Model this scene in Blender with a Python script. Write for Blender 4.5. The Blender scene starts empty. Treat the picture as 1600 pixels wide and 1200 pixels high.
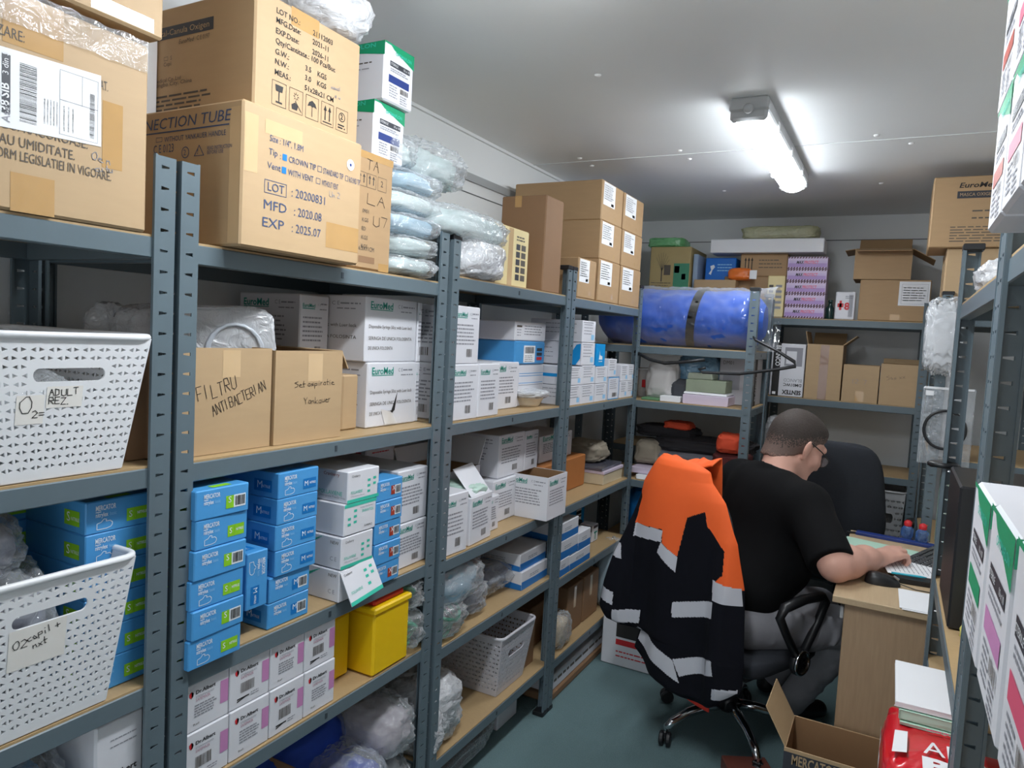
import bpy, bmesh, math, random
import numpy as np
from mathutils import Vector, Matrix, noise
S = bpy.context.scene
COL = S.collection
PI = math.pi
# ------------------------------------------------------------------ camera
cam_d = bpy.data.cameras.new('camera'); cam = bpy.data.objects.new('camera', cam_d); COL.objects.link(cam)
cam_d.sensor_width = 36.0; cam_d.lens = 1117.93 / 1600 * 36.0; cam_d.clip_start = 0.02; cam_d.clip_end = 50
_r = Vector((0.87826551, 0.47515943, 0.05360235)); _u = Vector((-0.07972089, 0.03497195, 0.99620356)); _f = Vector((-0.47148094, 0.87920446, -0.06859479))
_m = Matrix((_r, _u, -_f)).transposed().to_4x4(); _m.translation = (1.142, -0.8458, 1.525)
cam.matrix_world = _m
S.camera = cam
# ------------------------------------------------------------------ world, exposure, lamps
W = bpy.data.worlds.new('world'); S.world = W; W.use_nodes = True
W.node_tree.nodes['Background'].inputs[0].default_value = (0.75, 0.82, 0.9, 1); W.node_tree.nodes['Background'].inputs[1].default_value = 0.25
vs = S.view_settings
vs.view_transform = 'Standard'; vs.look = 'None'; vs.gamma = 1; vs.use_curve_mapping = False; vs.exposure = 0.92
LAMP_FAR = 16.0      # strength of the tube fitting seen over the desk
LAMP_NEAR = 37.0     # its twin over the near end of the aisle, above and behind the camera
LAMP_Y = [(1.60, 2.75, LAMP_FAR), (-0.08, 0.68, LAMP_NEAR)]

# added unseen fill light, shining in through an opening behind the camera
dl = bpy.data.lights.new('near_fill_light', 'AREA'); dl.shape = 'RECTANGLE'; dl.size = 1.2; dl.size_y = 2.1; dl.energy = 7; dl.color = (.93, .97, 1)
dlo = bpy.data.objects.new('near_fill_light', dl); COL.objects.link(dlo); dlo.location = (.65, -2.75, 1.1); dlo.rotation_euler = (PI / 2, 0, 0)

# ------------------------------------------------------------------ materials
def lin(c):
    return tuple(((v / 255) / 12.92 if v / 255 <= 0.04045 else ((v / 255 + 0.055) / 1.055) ** 2.4) for v in c)
_mats = {}
def mat(name, rgb, rough=0.6, var=0.06, scale=30.0, metal=0.0, bump=0.0, coat=0.0, stretch=None, spec=0.5, rgb2=None):
    if name in _mats: return _mats[name]
    m = bpy.data.materials.new(name); m.use_nodes = True; nt = m.node_tree; b = nt.nodes['Principled BSDF']
    c = lin(rgb)
    b.inputs['Roughness'].default_value = rough; b.inputs['Metallic'].default_value = metal
    b.inputs['Specular IOR Level'].default_value = spec
    if coat: b.inputs['Coat Weight'].default_value = coat
    tc = nt.nodes.new('ShaderNodeTexCoord'); mp = nt.nodes.new('ShaderNodeMapping'); nz = nt.nodes.new('ShaderNodeTexNoise')
    nz.inputs['Scale'].default_value = scale; nz.inputs['Detail'].default_value = 4
    if stretch: mp.inputs['Scale'].default_value = stretch
    nt.links.new(tc.outputs['Object'], mp.inputs[0]); nt.links.new(mp.outputs[0], nz.inputs['Vector'])
    mx = nt.nodes.new('ShaderNodeMix'); mx.data_type = 'RGBA'
    c2 = lin(rgb2) if rgb2 else tuple(min(1, v * (1 + var)) for v in c)
    c1 = c if rgb2 else tuple(v * (1 - var) for v in c)
    mx.inputs[6].default_value = (*c1, 1); mx.inputs[7].default_value = (*c2, 1)
    nt.links.new(nz.outputs['Fac'], mx.inputs[0]); nt.links.new(mx.outputs[2], b.inputs['Base Color'])
    if bump:
        bp = nt.nodes.new('ShaderNodeBump'); bp.inputs['Strength'].default_value = bump; bp.inputs['Distance'].default_value = 0.004
        nt.links.new(nz.outputs['Fac'], bp.inputs['Height']); nt.links.new(bp.outputs[0], b.inputs['Normal'])
    _mats[name] = m; return m
def film(name, rgb, alpha=0.4, rough=0.12, scale=9.0):
    """thin crinkled plastic film: mostly see-through, glossy, a little milky"""
    if name in _mats: return _mats[name]
    m = bpy.data.materials.new(name); m.use_nodes = True; nt = m.node_tree; b = nt.nodes['Principled BSDF']; out = nt.nodes['Material Output']
    b.inputs['Base Color'].default_value = (*lin(rgb), 1); b.inputs['Roughness'].default_value = rough
    b.inputs['Specular IOR Level'].default_value = 0.9
    tr = nt.nodes.new('ShaderNodeBsdfTransparent'); ms = nt.nodes.new('ShaderNodeMixShader')
    lw = nt.nodes.new('ShaderNodeLayerWeight'); lw.inputs[0].default_value = 0.35
    ma = nt.nodes.new('ShaderNodeMath'); ma.operation = 'MULTIPLY_ADD'; ma.inputs[1].default_value = 0.5; ma.inputs[2].default_value = alpha; ma.use_clamp = True
    tc = nt.nodes.new('ShaderNodeTexCoord'); nz = nt.nodes.new('ShaderNodeTexNoise'); nz.inputs['Scale'].default_value = scale * 3; nz.inputs['Detail'].default_value = 3; nz.inputs['Distortion'].default_value = 1.5
    bp = nt.nodes.new('ShaderNodeBump'); bp.inputs['Strength'].default_value = 0.9; bp.inputs['Distance'].default_value = 0.012
    nt.links.new(tc.outputs['Object'], nz.inputs['Vector']); nt.links.new(nz.outputs['Fac'], bp.inputs['Height']); nt.links.new(bp.outputs[0], b.inputs['Normal'])
    nt.links.new(lw.outputs['Facing'], ma.inputs[0]); nt.links.new(ma.outputs[0], ms.inputs[0])
    nt.links.new(tr.outputs[0], ms.inputs[1]); nt.links.new(b.outputs[0], ms.inputs[2])
    gl_ = nt.nodes.new('ShaderNodeBsdfGlossy'); gl_.inputs['Roughness'].default_value = rough * .7; m2 = nt.nodes.new('ShaderNodeMixShader'); fz = nt.nodes.new('ShaderNodeFresnel'); fz.inputs[0].default_value = 1.55
    nt.links.new(bp.outputs[0], gl_.inputs['Normal']); nt.links.new(bp.outputs[0], fz.inputs['Normal']); cl = nt.nodes.new('ShaderNodeMath'); cl.operation = 'MINIMUM'; cl.inputs[1].default_value = .11; nt.links.new(fz.outputs[0], cl.inputs[0]); nt.links.new(cl.outputs[0], m2.inputs[0]); nt.links.new(ms.outputs[0], m2.inputs[1]); nt.links.new(gl_.outputs[0], m2.inputs[2]); nt.links.new(m2.outputs[0], out.inputs[0])
    _mats[name] = m; return m
def emit(name, strength, rgb=(255, 255, 255)):
    m = bpy.data.materials.new(name); m.use_nodes = True; nt = m.node_tree; b = nt.nodes['Principled BSDF']
    b.inputs['Emission Color'].default_value = (*lin(rgb), 1); b.inputs['Emission Strength'].default_value = strength; return m
STEEL = mat('blue_grey_painted_steel', (98, 113, 121), 0.36, 0.05, 20, spec=0.5)
STEELD = mat('dark_painted_steel', (58, 68, 76), 0.42, 0.05, 20)
MDF = mat('shelf_fibreboard', (180, 152, 112), 0.55, 0.08, 60, stretch=(1, 3, 1))
CAPB = mat('black_plastic', (28, 29, 32), 0.4, 0.1)
KRAFT = mat('kraft_cardboard', (188, 159, 122), 0.62, 0.05, 14, stretch=(1, 1, 5))
KRAFT2 = mat('darker_cardboard', (178, 146, 108), 0.65, 0.06, 14, stretch=(1, 1, 5))
KRAFTB = mat('brown_cardboard', (146, 112, 82), 0.7, 0.07, 14)
KRAFTIN = mat('inside_of_cardboard', (150, 116, 82), 0.8, 0.08, 14)
OLIVE = mat('olive_cardboard', (176, 156, 108), 0.65, 0.06, 14)
CREAM = mat('cream_cardboard', (232, 214, 160), 0.55, 0.05, 14)
TAPE = mat('brown_packing_tape', (190, 150, 96), 0.16, 0.08, 20, coat=0.6)
TAPEC = mat('clear_packing_tape', (214, 182, 140), 0.12, 0.06, 20, coat=0.8)
WHITE = mat('white_box_board', (226, 226, 232), 0.45, 0.02, 10)
PAPER = mat('white_paper', (240, 241, 244), 0.7, 0.02, 10)
PAPERG = mat('pale_green_paper', (190, 225, 205), 0.7, 0.03, 10)
PAPERL = mat('pale_lilac_paper', (214, 200, 218), 0.7, 0.03, 10)
PLW = mat('white_plastic', (238, 239, 242), 0.35, 0.02, 10)
PLG = mat('grey_plastic', (176, 178, 180), 0.4, 0.03, 10)
BLUEB = mat('sky_blue_box_board', (78, 158, 220), 0.35, 0.05, 16)
INK = mat('black_ink', (40, 38, 38), 0.6, 0.05)
INKS = mat('soft_black_ink', (92, 84, 76), 0.6, 0.05)
INKG = mat('grey_ink', (150, 150, 158), 0.6, 0.05)
INKB = mat('blue_ink', (66, 84, 120), 0.6, 0.05)
TEAL = mat('teal_ink', (30, 150, 132), 0.5, 0.05)
MINT = mat('mint_ink', (60, 196, 170), 0.5, 0.05)
WINK = mat('white_ink', (236, 242, 248), 0.5, 0.02)
LIME = mat('lime_green_ink', (140, 205, 40), 0.45, 0.04)
AZUR = mat('azure_ink', (14, 120, 196), 0.45, 0.04)
RUST = mat('rust_red_ink', (166, 60, 40), 0.45, 0.04)
MAUVE = mat('mauve_ink', (205, 140, 190), 0.5, 0.04)
MAUVED = mat('dusty_pink_ink', (186, 130, 150), 0.5, 0.04)
RED = mat('red_ink', (214, 44, 52), 0.45, 0.05)
NAVY = mat('navy_ink', (36, 58, 128), 0.45, 0.05)
GREEN = mat('green_ink', (10, 152, 104), 0.45, 0.05)
PINK = mat('pink_ink', (226, 92, 124), 0.45, 0.05)
DARKL = mat('charcoal_ink', (56, 58, 66), 0.45, 0.05)
SKY = mat('bright_blue_ink', (0, 150, 220), 0.45, 0.05)
BLACKF = mat('black_cloth', (11, 11, 13), 0.9, 0.25, 60, bump=0.15, spec=0.2)
CHROME = mat('chrome', (210, 212, 216), 0.12, 0.02, 10, metal=1.0)
SKIN = mat('skin', (216, 166, 148), 0.5, 0.06, 18, spec=0.4)
CLEAR = film('clear_plastic_film', (236, 241, 245), 0.13, 0.07)
MILKY = film('milky_plastic_film', (238, 240, 244), 0.5, 0.12)

# ------------------------------------------------------------------ mesh helpers
class MB:
    def __init__(s): s.v = []; s.f = []; s.fm = []; s.ms = []
    def mi(s, m):
        if m not in s.ms: s.ms.append(m)
        return s.ms.index(m)
    def add(s, vs_, fs, m, M=None):
        o = len(s.v); i = s.mi(m)
        s.v += [tuple(M @ Vector(v)) for v in vs_] if M else [tuple(v) for v in vs_]
        s.f += [tuple(o + k for k in f) for f in fs]; s.fm += [i] * len(fs)
    def box(s, x0, x1, y0, y1, z0, z1, m, b=0.0, M=None):
        if b <= 0:
            vs_ = [(x, y, z) for x in (x0, x1) for y in (y0, y1) for z in (z0, z1)]
            s.add(vs_, [(0, 1, 3, 2), (4, 6, 7, 5), (0, 4, 5, 1), (2, 3, 7, 6), (0, 2, 6, 4), (1, 5, 7, 3)], m, M); return
        X = (x0, x1); Y = (y0, y1); Z = (z0, z1); vs_ = []; idx = {}
        for i in (0, 1):
            for j in (0, 1):
                for k in (0, 1):
                    for a in range(3):
                        p = [X[i], Y[j], Z[k]]
                        for c, (q, e) in enumerate(((i, X), (j, Y), (k, Z))):
                            if c != a: p[c] += b if q == 0 else -b
                        idx[i, j, k, a] = len(vs_); vs_.append(p)
        fs = []
        for a in range(3):
            for q in (0, 1):
                def K(p, r):
                    t = [0, 0, 0]; t[a] = q; o = [c for c in range(3) if c != a]; t[o[0]] = p; t[o[1]] = r; return idx[t[0], t[1], t[2], a]
                fs.append((K(0, 0), K(1, 0), K(1, 1), K(0, 1)))
        for a in range(3):
            o = [c for c in range(3) if c != a]
            for p in (0, 1):
                for r in (0, 1):
                    def K(e, ax):
                        t = [0, 0, 0]; t[a] = e; t[o[0]] = p; t[o[1]] = r; return idx[t[0], t[1], t[2], ax]
                    fs.append((K(0, o[0]), K(1, o[0]), K(1, o[1]), K(0, o[1])))
        for i in (0, 1):
            for j in (0, 1):
                for k in (0, 1): fs.append((idx[i, j, k, 0], idx[i, j, k, 1], idx[i, j, k, 2]))
        s.add(vs_, fs, m, M)
    def tube(s, pts, r, m, seg=8, closed=False, M=None):
        P = [Vector(p) for p in pts]; n = len(P); R = r if isinstance(r, (list, tuple)) else [r] * n
        vs_ = []; fs = []; ref = None
        for i in range(n):
            a = P[i - 1] if (i > 0 or closed) else P[i]; c = P[(i + 1) % n] if (i < n - 1 or closed) else P[i]
            t = (c - a).normalized()
            if ref is None: ref = t.orthogonal().normalized()
            ref = (ref - t * ref.dot(t)); ref = ref.normalized() if ref.length > 1e-6 else t.orthogonal().normalized()
            bb = t.cross(ref)
            for k in range(seg):
                an = 2 * PI * k / seg; vs_.append(P[i] + (ref * math.cos(an) + bb * math.sin(an)) * R[i])
        for i in range(n if closed else n - 1):
            j = (i + 1) % n
            for k in range(seg): fs.append((i * seg + k, i * seg + (k + 1) % seg, j * seg + (k + 1) % seg, j * seg + k))
        if not closed: fs += [tuple(range(seg))[::-1], tuple((n - 1) * seg + k for k in range(seg))]
        s.add(vs_, fs, m, M)
    def lathe(s, prof, m, seg=24, M=None):
        vs_ = []; fs = []; n = len(prof)
        for r, z in prof:
            for k in range(seg): vs_.append((r * math.cos(2 * PI * k / seg), r * math.sin(2 * PI * k / seg), z))
        for i in range(n - 1):
            for k in range(seg): fs.append((i * seg + k, i * seg + (k + 1) % seg, (i + 1) * seg + (k + 1) % seg, (i + 1) * seg + k))
        fs += [tuple(range(seg))[::-1], tuple((n - 1) * seg + k for k in range(seg))]
        s.add(vs_, fs, m, M)
    def grid(s, fn, nu, nv, m, wrap=False):
        vs_ = [fn(i / nu, j / nv) for j in range(nv + 1) for i in range(nu + (0 if wrap else 1))]; w = nu if wrap else nu + 1
        fs = [(j * w + i, j * w + (i + 1) % w, (j + 1) * w + (i + 1) % w, (j + 1) * w + i) for j in range(nv) for i in range(nu)]
        s.add(vs_, fs, m)
    def mesh(s, name, smooth=False, recalc=True):
        me = bpy.data.meshes.new(name); me.from_pydata(s.v, [], s.f)
        for m in s.ms: me.materials.append(m)
        me.polygons.foreach_set('material_index', s.fm)
        if smooth: me.polygons.foreach_set('use_smooth', [True] * len(me.polygons))
        if recalc:
            bm = bmesh.new(); bm.from_mesh(me); bmesh.ops.recalc_face_normals(bm, faces=bm.faces); bm.to_mesh(me); bm.free()
        me.update(); return me
    def obj(s, name, parent=None, loc=(0, 0, 0), rz=0.0, smooth=False, recalc=True):
        return link(name, s.mesh(name, smooth, recalc), parent, loc, rz)
def link(name, me, parent=None, loc=(0, 0, 0), rz=0.0):
    o = bpy.data.objects.new(name, me); COL.objects.link(o); o.parent = parent; o.location = loc; o.rotation_euler = (0, 0, rz); return o
def empty(name, loc=(0, 0, 0), rz=0.0):
    o = link(name, None, None, loc, rz); o.empty_display_size = 0.05; return o
def tag(o, label, cat, group=None, kind=None):
    o['label'] = label; o['category'] = cat
    if group: o['group'] = group
    if kind: o['kind'] = kind
    return o
def struct(o): o['kind'] = 'structure'; return o
def sub(o, n=1):
    m = o.modifiers.new('sub', 'SUBSURF'); m.levels = n; m.render_levels = n; return o
def solid(o, t, off=0.0):
    m = o.modifiers.new('solid', 'SOLIDIFY'); m.thickness = t; m.offset = off; return o

# ------------------------------------------------------------------ text and print
_txt = {}
def txt(st, bold=0.0):
    k = (st, bold)
    if k not in _txt:
        c = bpy.data.curves.new('t', 'FONT'); c.body = st; c.size = 1; c.resolution_u = 2; c.offset = bold; c.fill_mode = 'FRONT'
        o = bpy.data.objects.new('t', c); COL.objects.link(o); me = bpy.data.meshes.new_from_object(o)
        vs_ = [(v.co.x, v.co.y) for v in me.vertices]; fs = [tuple(p.vertices) for p in me.polygons]
        bpy.data.objects.remove(o); bpy.data.curves.remove(c); bpy.data.meshes.remove(me)
        xs = [v[0] for v in vs_] or [0]; x0 = min(xs); w = max(xs) - x0
        _txt[k] = ([(x - x0, y) for x, y in vs_], fs, w)
    return _txt[k]
# single-stroke handwriting on a 4 x 6 grid
HW = {'A': '00,26,40 13,33', 'B': '00,06,36,45,33,03 33,42,30,00', 'C': '46,06,00,40', 'D': '00,06,35,31,00', 'E': '46,06,00,40 03,33', 'F': '00,06,46 03,33', 'I': '10,16', 'J': '36,31,10,02',
      'K': '00,06 46,03,40', 'L': '06,00,40', 'M': '00,06,22,46,40', 'N': '00,06,40,46', 'O': '15,26,36,44,42,30,10,02,04,15', 'P': '00,06,46,43,03', 'R': '00,06,36,43,03 13,40', 'S': '46,05,43,31,00', 'T': '20,26 06,46',
      'U': '06,01,20,41,46', 'V': '06,20,46', 'X': '00,46 06,40', 'Y': '20,23,06 23,46', 'Z': '06,46,00,40', '2': '05,26,44,00,40', '4': '36,02,42 33,30', '7': '06,46,20', '1': '15,26,20',
      'a': '33,13,01,20,31 33,30', 'e': '02,32,13,01,20,40', 'i': '13,10 15,15', 'k': '06,00 33,01,30', 'n': '03,00 02,23,30', 'o': '13,30,10,02,13', 'p': '03,0- 03,33,31,01', 'r': '03,00 02,23', 's': '33,02,31,00',
      't': '16,10,20 03,33', 'u': '03,01,10,31 33,30', 'x': '03,30 33,00', 'y': '03,11 33,0-', 'l': '16,10', 'c': '33,02,10,30', '+': '22,22 02,42 24,20', '.': '00,10', '-': '02,32', '=': '02,42 04,44', ' ': ''}
class Pr:
    """print collector for the faces of a box: u to the right, v up, both 0..1"""
    def __init__(s, dims): s.d = dims; s.mbs = {}; s.face('+x')
    def face(s, f):
        w, d, h = s.d; s.F = f; s.mb = s.mbs.setdefault(f, MB())
        s.U, s.V = {'+x': (d, h), '-x': (d, h), '-y': (w, h), '+y': (w, h), '+z': (d, w)}[f]; return s
    def p(s, u, v, e=0.0006):
        w, d, h = s.d; u *= s.U; v *= s.V
        return {'+x': (w / 2 + e, -d / 2 + u, v), '-x': (-w / 2 - e, d / 2 - u, v), '-y': (-w / 2 + u, -d / 2 - e, v), '+y': (w / 2 - u, d / 2 + e, v), '+z': (w / 2 - v, -d / 2 + u, h + e)}[s.F]
    def poly(s, pts, m, e=0.0006): s.mb.add([s.p(u, v, e) for u, v in pts], [tuple(range(len(pts)))], m)
    def rect(s, u0, v0, u1, v1, m, e=0.0006): s.poly([(u0, v0), (u1, v0), (u1, v1), (u0, v1)], m, e)
    def frame(s, u0, v0, u1, v1, t, m, e=0.0006):
        a = t / s.U; b = t / s.V
        s.rect(u0, v0, u1, v0 + b, m, e); s.rect(u0, v1 - b, u1, v1, m, e); s.rect(u0, v0, u0 + a, v1, m, e); s.rect(u1 - a, v0, u1, v1, m, e)
    def text(s, st, u, v, hgt, m, w=None, bold=0.0, rot=0.0, e=0.0009, slant=0.0, flip=False):
        vs_, fs, wd = txt(st, bold); sy = hgt / 0.69; sx = (w / wd) if w else sy; c, n = math.cos(rot), math.sin(rot)
        out = []
        for x, y in vs_:
            X = x * sx + slant * y * sy; Y = y * sy
            if flip: X, Y = -X, -Y
            out.append(s.p(u + (X * c - Y * n) / s.U, v + (X * n + Y * c) / s.V, e))
        s.mb.add(out, fs, m)
    def hand(s, st, u, v, hgt, m, rot=0.0, t=0.0012, adv=5.2, e=0.0009, seed=1, w=None):
        rnd = random.Random(seed); k = hgt / 6; c, n = math.cos(rot), math.sin(rot); x0 = 0
        nat = sum(2.5 if ch in ' .' else (adv - 2 if ch in 'iltr' else adv if ch.isupper() or ch.isdigit() else adv - 1) for ch in st); kx = w / nat if w else k
        for ch in st:
            j = rnd.uniform(-.5, .5)
            for stroke in HW.get(ch, '').split():
                q = [(int(a[0]) + x0, (-2 if a[1] == '-' else int(a[1])) + j) for a in stroke.split(',')]
                q = [((x * kx * c - y * k * n), (x * kx * n + y * k * c)) for x, y in q]
                for (ax, ay), (bx, by) in zip(q, q[1:]):
                    L = math.hypot(bx - ax, by - ay)
                    if L < 1e-6: bx += t; L = t
                    dx, dy = (bx - ax) / L, (by - ay) / L; px, py = -dy * t / 2, dx * t / 2; ax -= dx * t / 3; ay -= dy * t / 3; bx += dx * t / 3; by += dy * t / 3
                    s.mb.add([s.p(u + X / s.U, v + Y / s.V, e) for X, Y in ((ax + px, ay + py), (ax - px, ay - py), (bx - px, by - py), (bx + px, by + py))], [(0, 1, 2, 3)], m)
            x0 += 2.5 if ch in ' .' else (adv - 2 if ch in 'iltr' else adv if ch.isupper() or ch.isdigit() else adv - 1)
    def lines(s, u0, u1, v, n, dv, hgt, m, seed=0, fill=0.8):
        rnd = random.Random(seed)
        for i in range(n):
            u = u0; end = u0 + (u1 - u0) * rnd.uniform(fill, 1)
            while u < end - 0.01:
                w = min(rnd.uniform(.03, .11), end - u); s.rect(u, v - i * dv, u + w, v - i * dv + hgt / s.V, m); u += w + 0.014
    def bars(s, u0, v0, u1, v1, m, n=14, seed=0, horiz=False):
        rnd = random.Random(seed); t = 0
        while t < 1:
            w = rnd.choice((.02, .03, .05)) * 14 / n; a, b = t, min(1, t + w)
            if horiz: s.rect(u0, v0 + (v1 - v0) * a, u1, v0 + (v1 - v0) * b, m, 0.0012)
            else: s.rect(u0 + (u1 - u0) * a, v0, u0 + (u1 - u0) * b, v1, m, 0.0012)
            t += w + rnd.choice((.02, .03, .045)) * 14 / n
    def meshes(s, name): return [m.mesh(name, recalc=False) for m in s.mbs.values() if m.v]
    def obj(s, parent, name='printing'): return [link(name, me, parent) for me in s.meshes(name)][-1]     # one print per face
class Bx:
    def __init__(s, o, w, d, h): s.o = o; s.d = (w, d, h)
    def pr(s): return Pr(s.d)
def carton(name, label, cat, x0, x1, y0, y1, z0, z1, m, group=None, rz=0.0, bev=0.004, jit=0.0):
    w, d, h = x1 - x0, y1 - y0, z1 - z0; mb = MB(); mb.box(-w / 2, w / 2, -d / 2, d / 2, 0, h, m, bev)
    if jit:
        rnd = random.Random(int((x0 + 3 * y0 + 7 * z0) * 1000)); mb.v = [(x + rnd.uniform(-jit, jit), y + rnd.uniform(-jit, jit), z) for x, y, z in mb.v]
    o = mb.obj(name, None, ((x0 + x1) / 2, (y0 + y1) / 2, z0), rz); tag(o, label, cat, group); return Bx(o, w, d, h)
def open_box(name, label, cat, x0, x1, y0, y1, z0, z1, m, m_in, flaps=(), group=None, rz=0.0, t=0.004):
    """box without lid; flaps: list of (side, length, angle from upright outward)"""
    w, d, h = x1 - x0, y1 - y0, z1 - z0; mb = MB(); a, b = w / 2, d / 2
    for (X0, X1, Y0, Y1) in ((-a, a, -b, -b + t), (-a, a, b - t, b), (-a, -a + t, -b + t, b - t), (a - t, a, -b + t, b - t)):
        mb.box(X0, X1, Y0, Y1, 0, h, m)
    mb.box(-a + t, a - t, -b + t, b - t, 0, t, m_in)
    for (X0, X1, Y0, Y1) in ((-a + t, a - t, -b + t, -b + t + .001), (-a + t, a - t, b - t - .001, b - t), (-a + t, -a + t + .001, -b + t, b - t), (a - t - .001, a - t, -b + t, b - t)):
        mb.box(X0, X1, Y0, Y1, t, h - .001, m_in)
    o = mb.obj(name, None, ((x0 + x1) / 2, (y0 + y1) / 2, z0), rz); tag(o, label, cat, group)
    for side, L, ang in flaps:
        f = MB(); wd = d - .01 if side in '+x-x' else w - .01
        f.box(-wd / 2, wd / 2, 0, L, 0, t * .8, m); q = f.obj('flap', o)
        A = math.radians(90 - ang)
        if side == '+x': q.location = (a, 0, h); q.rotation_euler = (A, 0, -PI / 2)
        elif side == '-x': q.location = (-a, 0, h); q.rotation_euler = (A, 0, PI / 2)
        elif side == '+y': q.location = (0, b, h); q.rotation_euler = (A, 0, 0)
        else: q.location = (0, -b, h); q.rotation_euler = (A, 0, PI)
    return Bx(o, w, d, h)
def copy_tree(o, parent=None):
    c = o.copy(); COL.objects.link(c); c.parent = parent
    for ch in list(o.children): copy_tree(ch, c)
    return c
def tape(bx, face, u0, v0, u1, v1, m=None, name='tape'):
    p = bx.pr().face(face); p.rect(u0, v0, u1, v1, m or TAPE, 0.0004); return p.obj(bx.o, name)
ORD = ['bottom', 'second', 'third', 'fourth', 'fifth', 'sixth', 'seventh']
# ------------------------------------------------------------------ room
XL, XR, YN, YB, H = -0.475, 1.74, -2.6, 3.9, 2.34
CARPET = mat('dark_teal_carpet', (124, 150, 152), 0.95, 0.3, 260, bump=0.6, rgb2=(82, 108, 113))
PANEL = mat('white_wall_panel', (232, 235, 236), 0.5, 0.02, 6)
CEIL = mat('ceiling_panel', (240, 243, 244), 0.55, 0.02, 5)
def slab(name, x0, x1, y0, y1, z0, z1, m):
    mb = MB(); mb.box(x0, x1, y0, y1, z0, z1, m); return struct(mb.obj(name))
slab('floor', XL - .1, XR + .1, YN - .1, YB + .1, -0.06, 0, CARPET)
slab('ceiling', XL - .1, XR + .1, YN - .1, YB + .1, H, H + .06, CEIL)
slab('wall_left', XL - .06, XL, YN, YB, 0, H, PANEL)
slab('wall_right', XR, XR + .06, YN, YB, 0, H, PANEL)
slab('wall_back', XL - .06, XR + .06, YB, YB + .06, 0, H, PANEL)
mb = MB()
for x0, x1, z0, z1 in ((XL - .06, .05, 0, H), (1.25, XR + .06, 0, H), (.05, 1.25, 2.12, H)): mb.box(x0, x1, YN - .06, YN, z0, z1, PANEL)  # unseen opening in the near wall, added to let the fill light in
struct(mb.obj('wall_near'))
TRIMG = mat('grey_trim', (168, 172, 174), 0.5, 0.03)
slab('trim_1', XL, XL + .012, YN, 2.55, 2.147, 2.178, TRIMG)
slab('trim_2', XL, XL + .004, YN, YB, 2.098, 2.101, mat('panel_gap', (96, 98, 100), 0.7))
slab('trim_3', XL, XR, YB - .004, YB, 2.194, 2.198, mat('panel_gap', (96, 98, 100), 0.7))
slab('trim_4', XL, XR, 2.246, 2.252, H - .003, H, mat('ceiling_joint', (226, 230, 231), 0.5))
slab('trim_5', XL, XL + .012, YN, YB, H - .012, H, PANEL)
SCREW = mat('white_screw_cap', (252, 252, 252), 0.3, 0.0)
for i, (x, y) in enumerate(((0.255, 1.26), (0.259, 2.187), (0.262, 2.334), (1.005, 2.18), (0.268, 3.032), (1.004, 3.024), (1.12, 2.33), (-.2, 2.19), (-.2, 2.335))):
    mb = MB(); mb.lathe([(0.001, H - .006), (.008, H - .005), (.011, H - .001), (.011, H)], SCREW, 10)
    tag(mb.obj('screw_cap', None, (x, y, 0), smooth=True), 'small white screw cap on the grey ceiling panels', 'screw cap', 'screw caps on the ceiling')

# ------------------------------------------------------------------ lamps
def fitting(y0, y1, strength, label, name):
    L = y1 - y0; xc = 0.648; t = empty('tube_light_fitting', (xc, (y0 + y1) / 2, H)); tag(t, label, 'ceiling light', )
    mb = MB(); mb.box(-.062, .062, -L / 2, L / 2, -.045, 0, PLG, .006); mb.obj('housing', t)
    D = emit('lit_diffuser_' + name, strength, (244, 250, 255)); mb = MB()
    prof = [(.056 * math.cos(a), -.045 - .042 * math.sin(a)) for a in [PI * k / 12 for k in range(13)]]
    vs_ = [(x, y, z) for y in (-L / 2 + .02, L / 2 - .02) for x, z in prof]; n = 13
    mb.add(vs_, [(k, k + 1, n + k + 1, n + k) for k in range(n - 1)] + [tuple(range(n)), tuple(range(n, 2 * n))], D); mb.obj('diffuser', t, smooth=True)
    for sgn in (-1, 1):
        mb = MB(); mb.box(-.06, .06, sgn * (L / 2 - .02) - .012, sgn * (L / 2 - .02) + .012, -.075, -.005, PLG, .01); e = mb.obj('end_cap', t)
        mb = MB(); mb.lathe([(.012, 0), (.016, .004), (.016, .012), (.011, .016)], PLG, 16, Matrix.Translation((0, sgn * (L / 2 - .006), -.04)) @ Matrix.Rotation(-sgn * PI / 2, 4, 'X')); mb.obj('cable_gland', e, smooth=True)
    for k in (-.3, 0, .3):
        for sx in (-1, 1):
            mb = MB(); mb.box(sx * .062 - .004, sx * .062 + .004, k * L - .012, k * L + .012, -.06, -.025, PLW, .002); mb.obj('clip', t)
fitting(*LAMP_Y[0], 'lit white tube light fitting on the ceiling above the desk', 'far')
fitting(*LAMP_Y[1], 'tube light fitting on the ceiling over the near end of the aisle', 'near')

# ------------------------------------------------------------------ shelving racks
def post_mesh(Hh=1.8, w=.036, pitch=.036):
    mb = MB(); n = int(round(Hh / pitch)); pitch = Hh / n
    for fl in (0, 1):
        P = (lambda a, z: (a, 0, z)) if fl == 0 else (lambda a, z: (0, a, z))
        for k in range(n):
            z0, z1 = k * pitch, (k + 1) * pitch; zc = (z0 + z1) / 2; a0, a1 = .011, .026
            o = [P(0, z0), P(w, z0), P(w, z1), P(0, z1), P(a0, zc - .0014), P(a1, zc - .0036), P(a1, zc + .0028), P(a0, zc + .0014)]
            mb.add(o, [(0, 1, 5, 4), (1, 2, 6, 5), (2, 3, 7, 6), (3, 0, 4, 7)], STEEL)
    mb.box(w - .001, w + .001, .000, .004, 0, Hh, STEEL); mb.box(0, .004, w - .001, w + .001, 0, Hh, STEEL)
    me = mb.mesh('post'); return me
POSTS = {}
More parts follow.
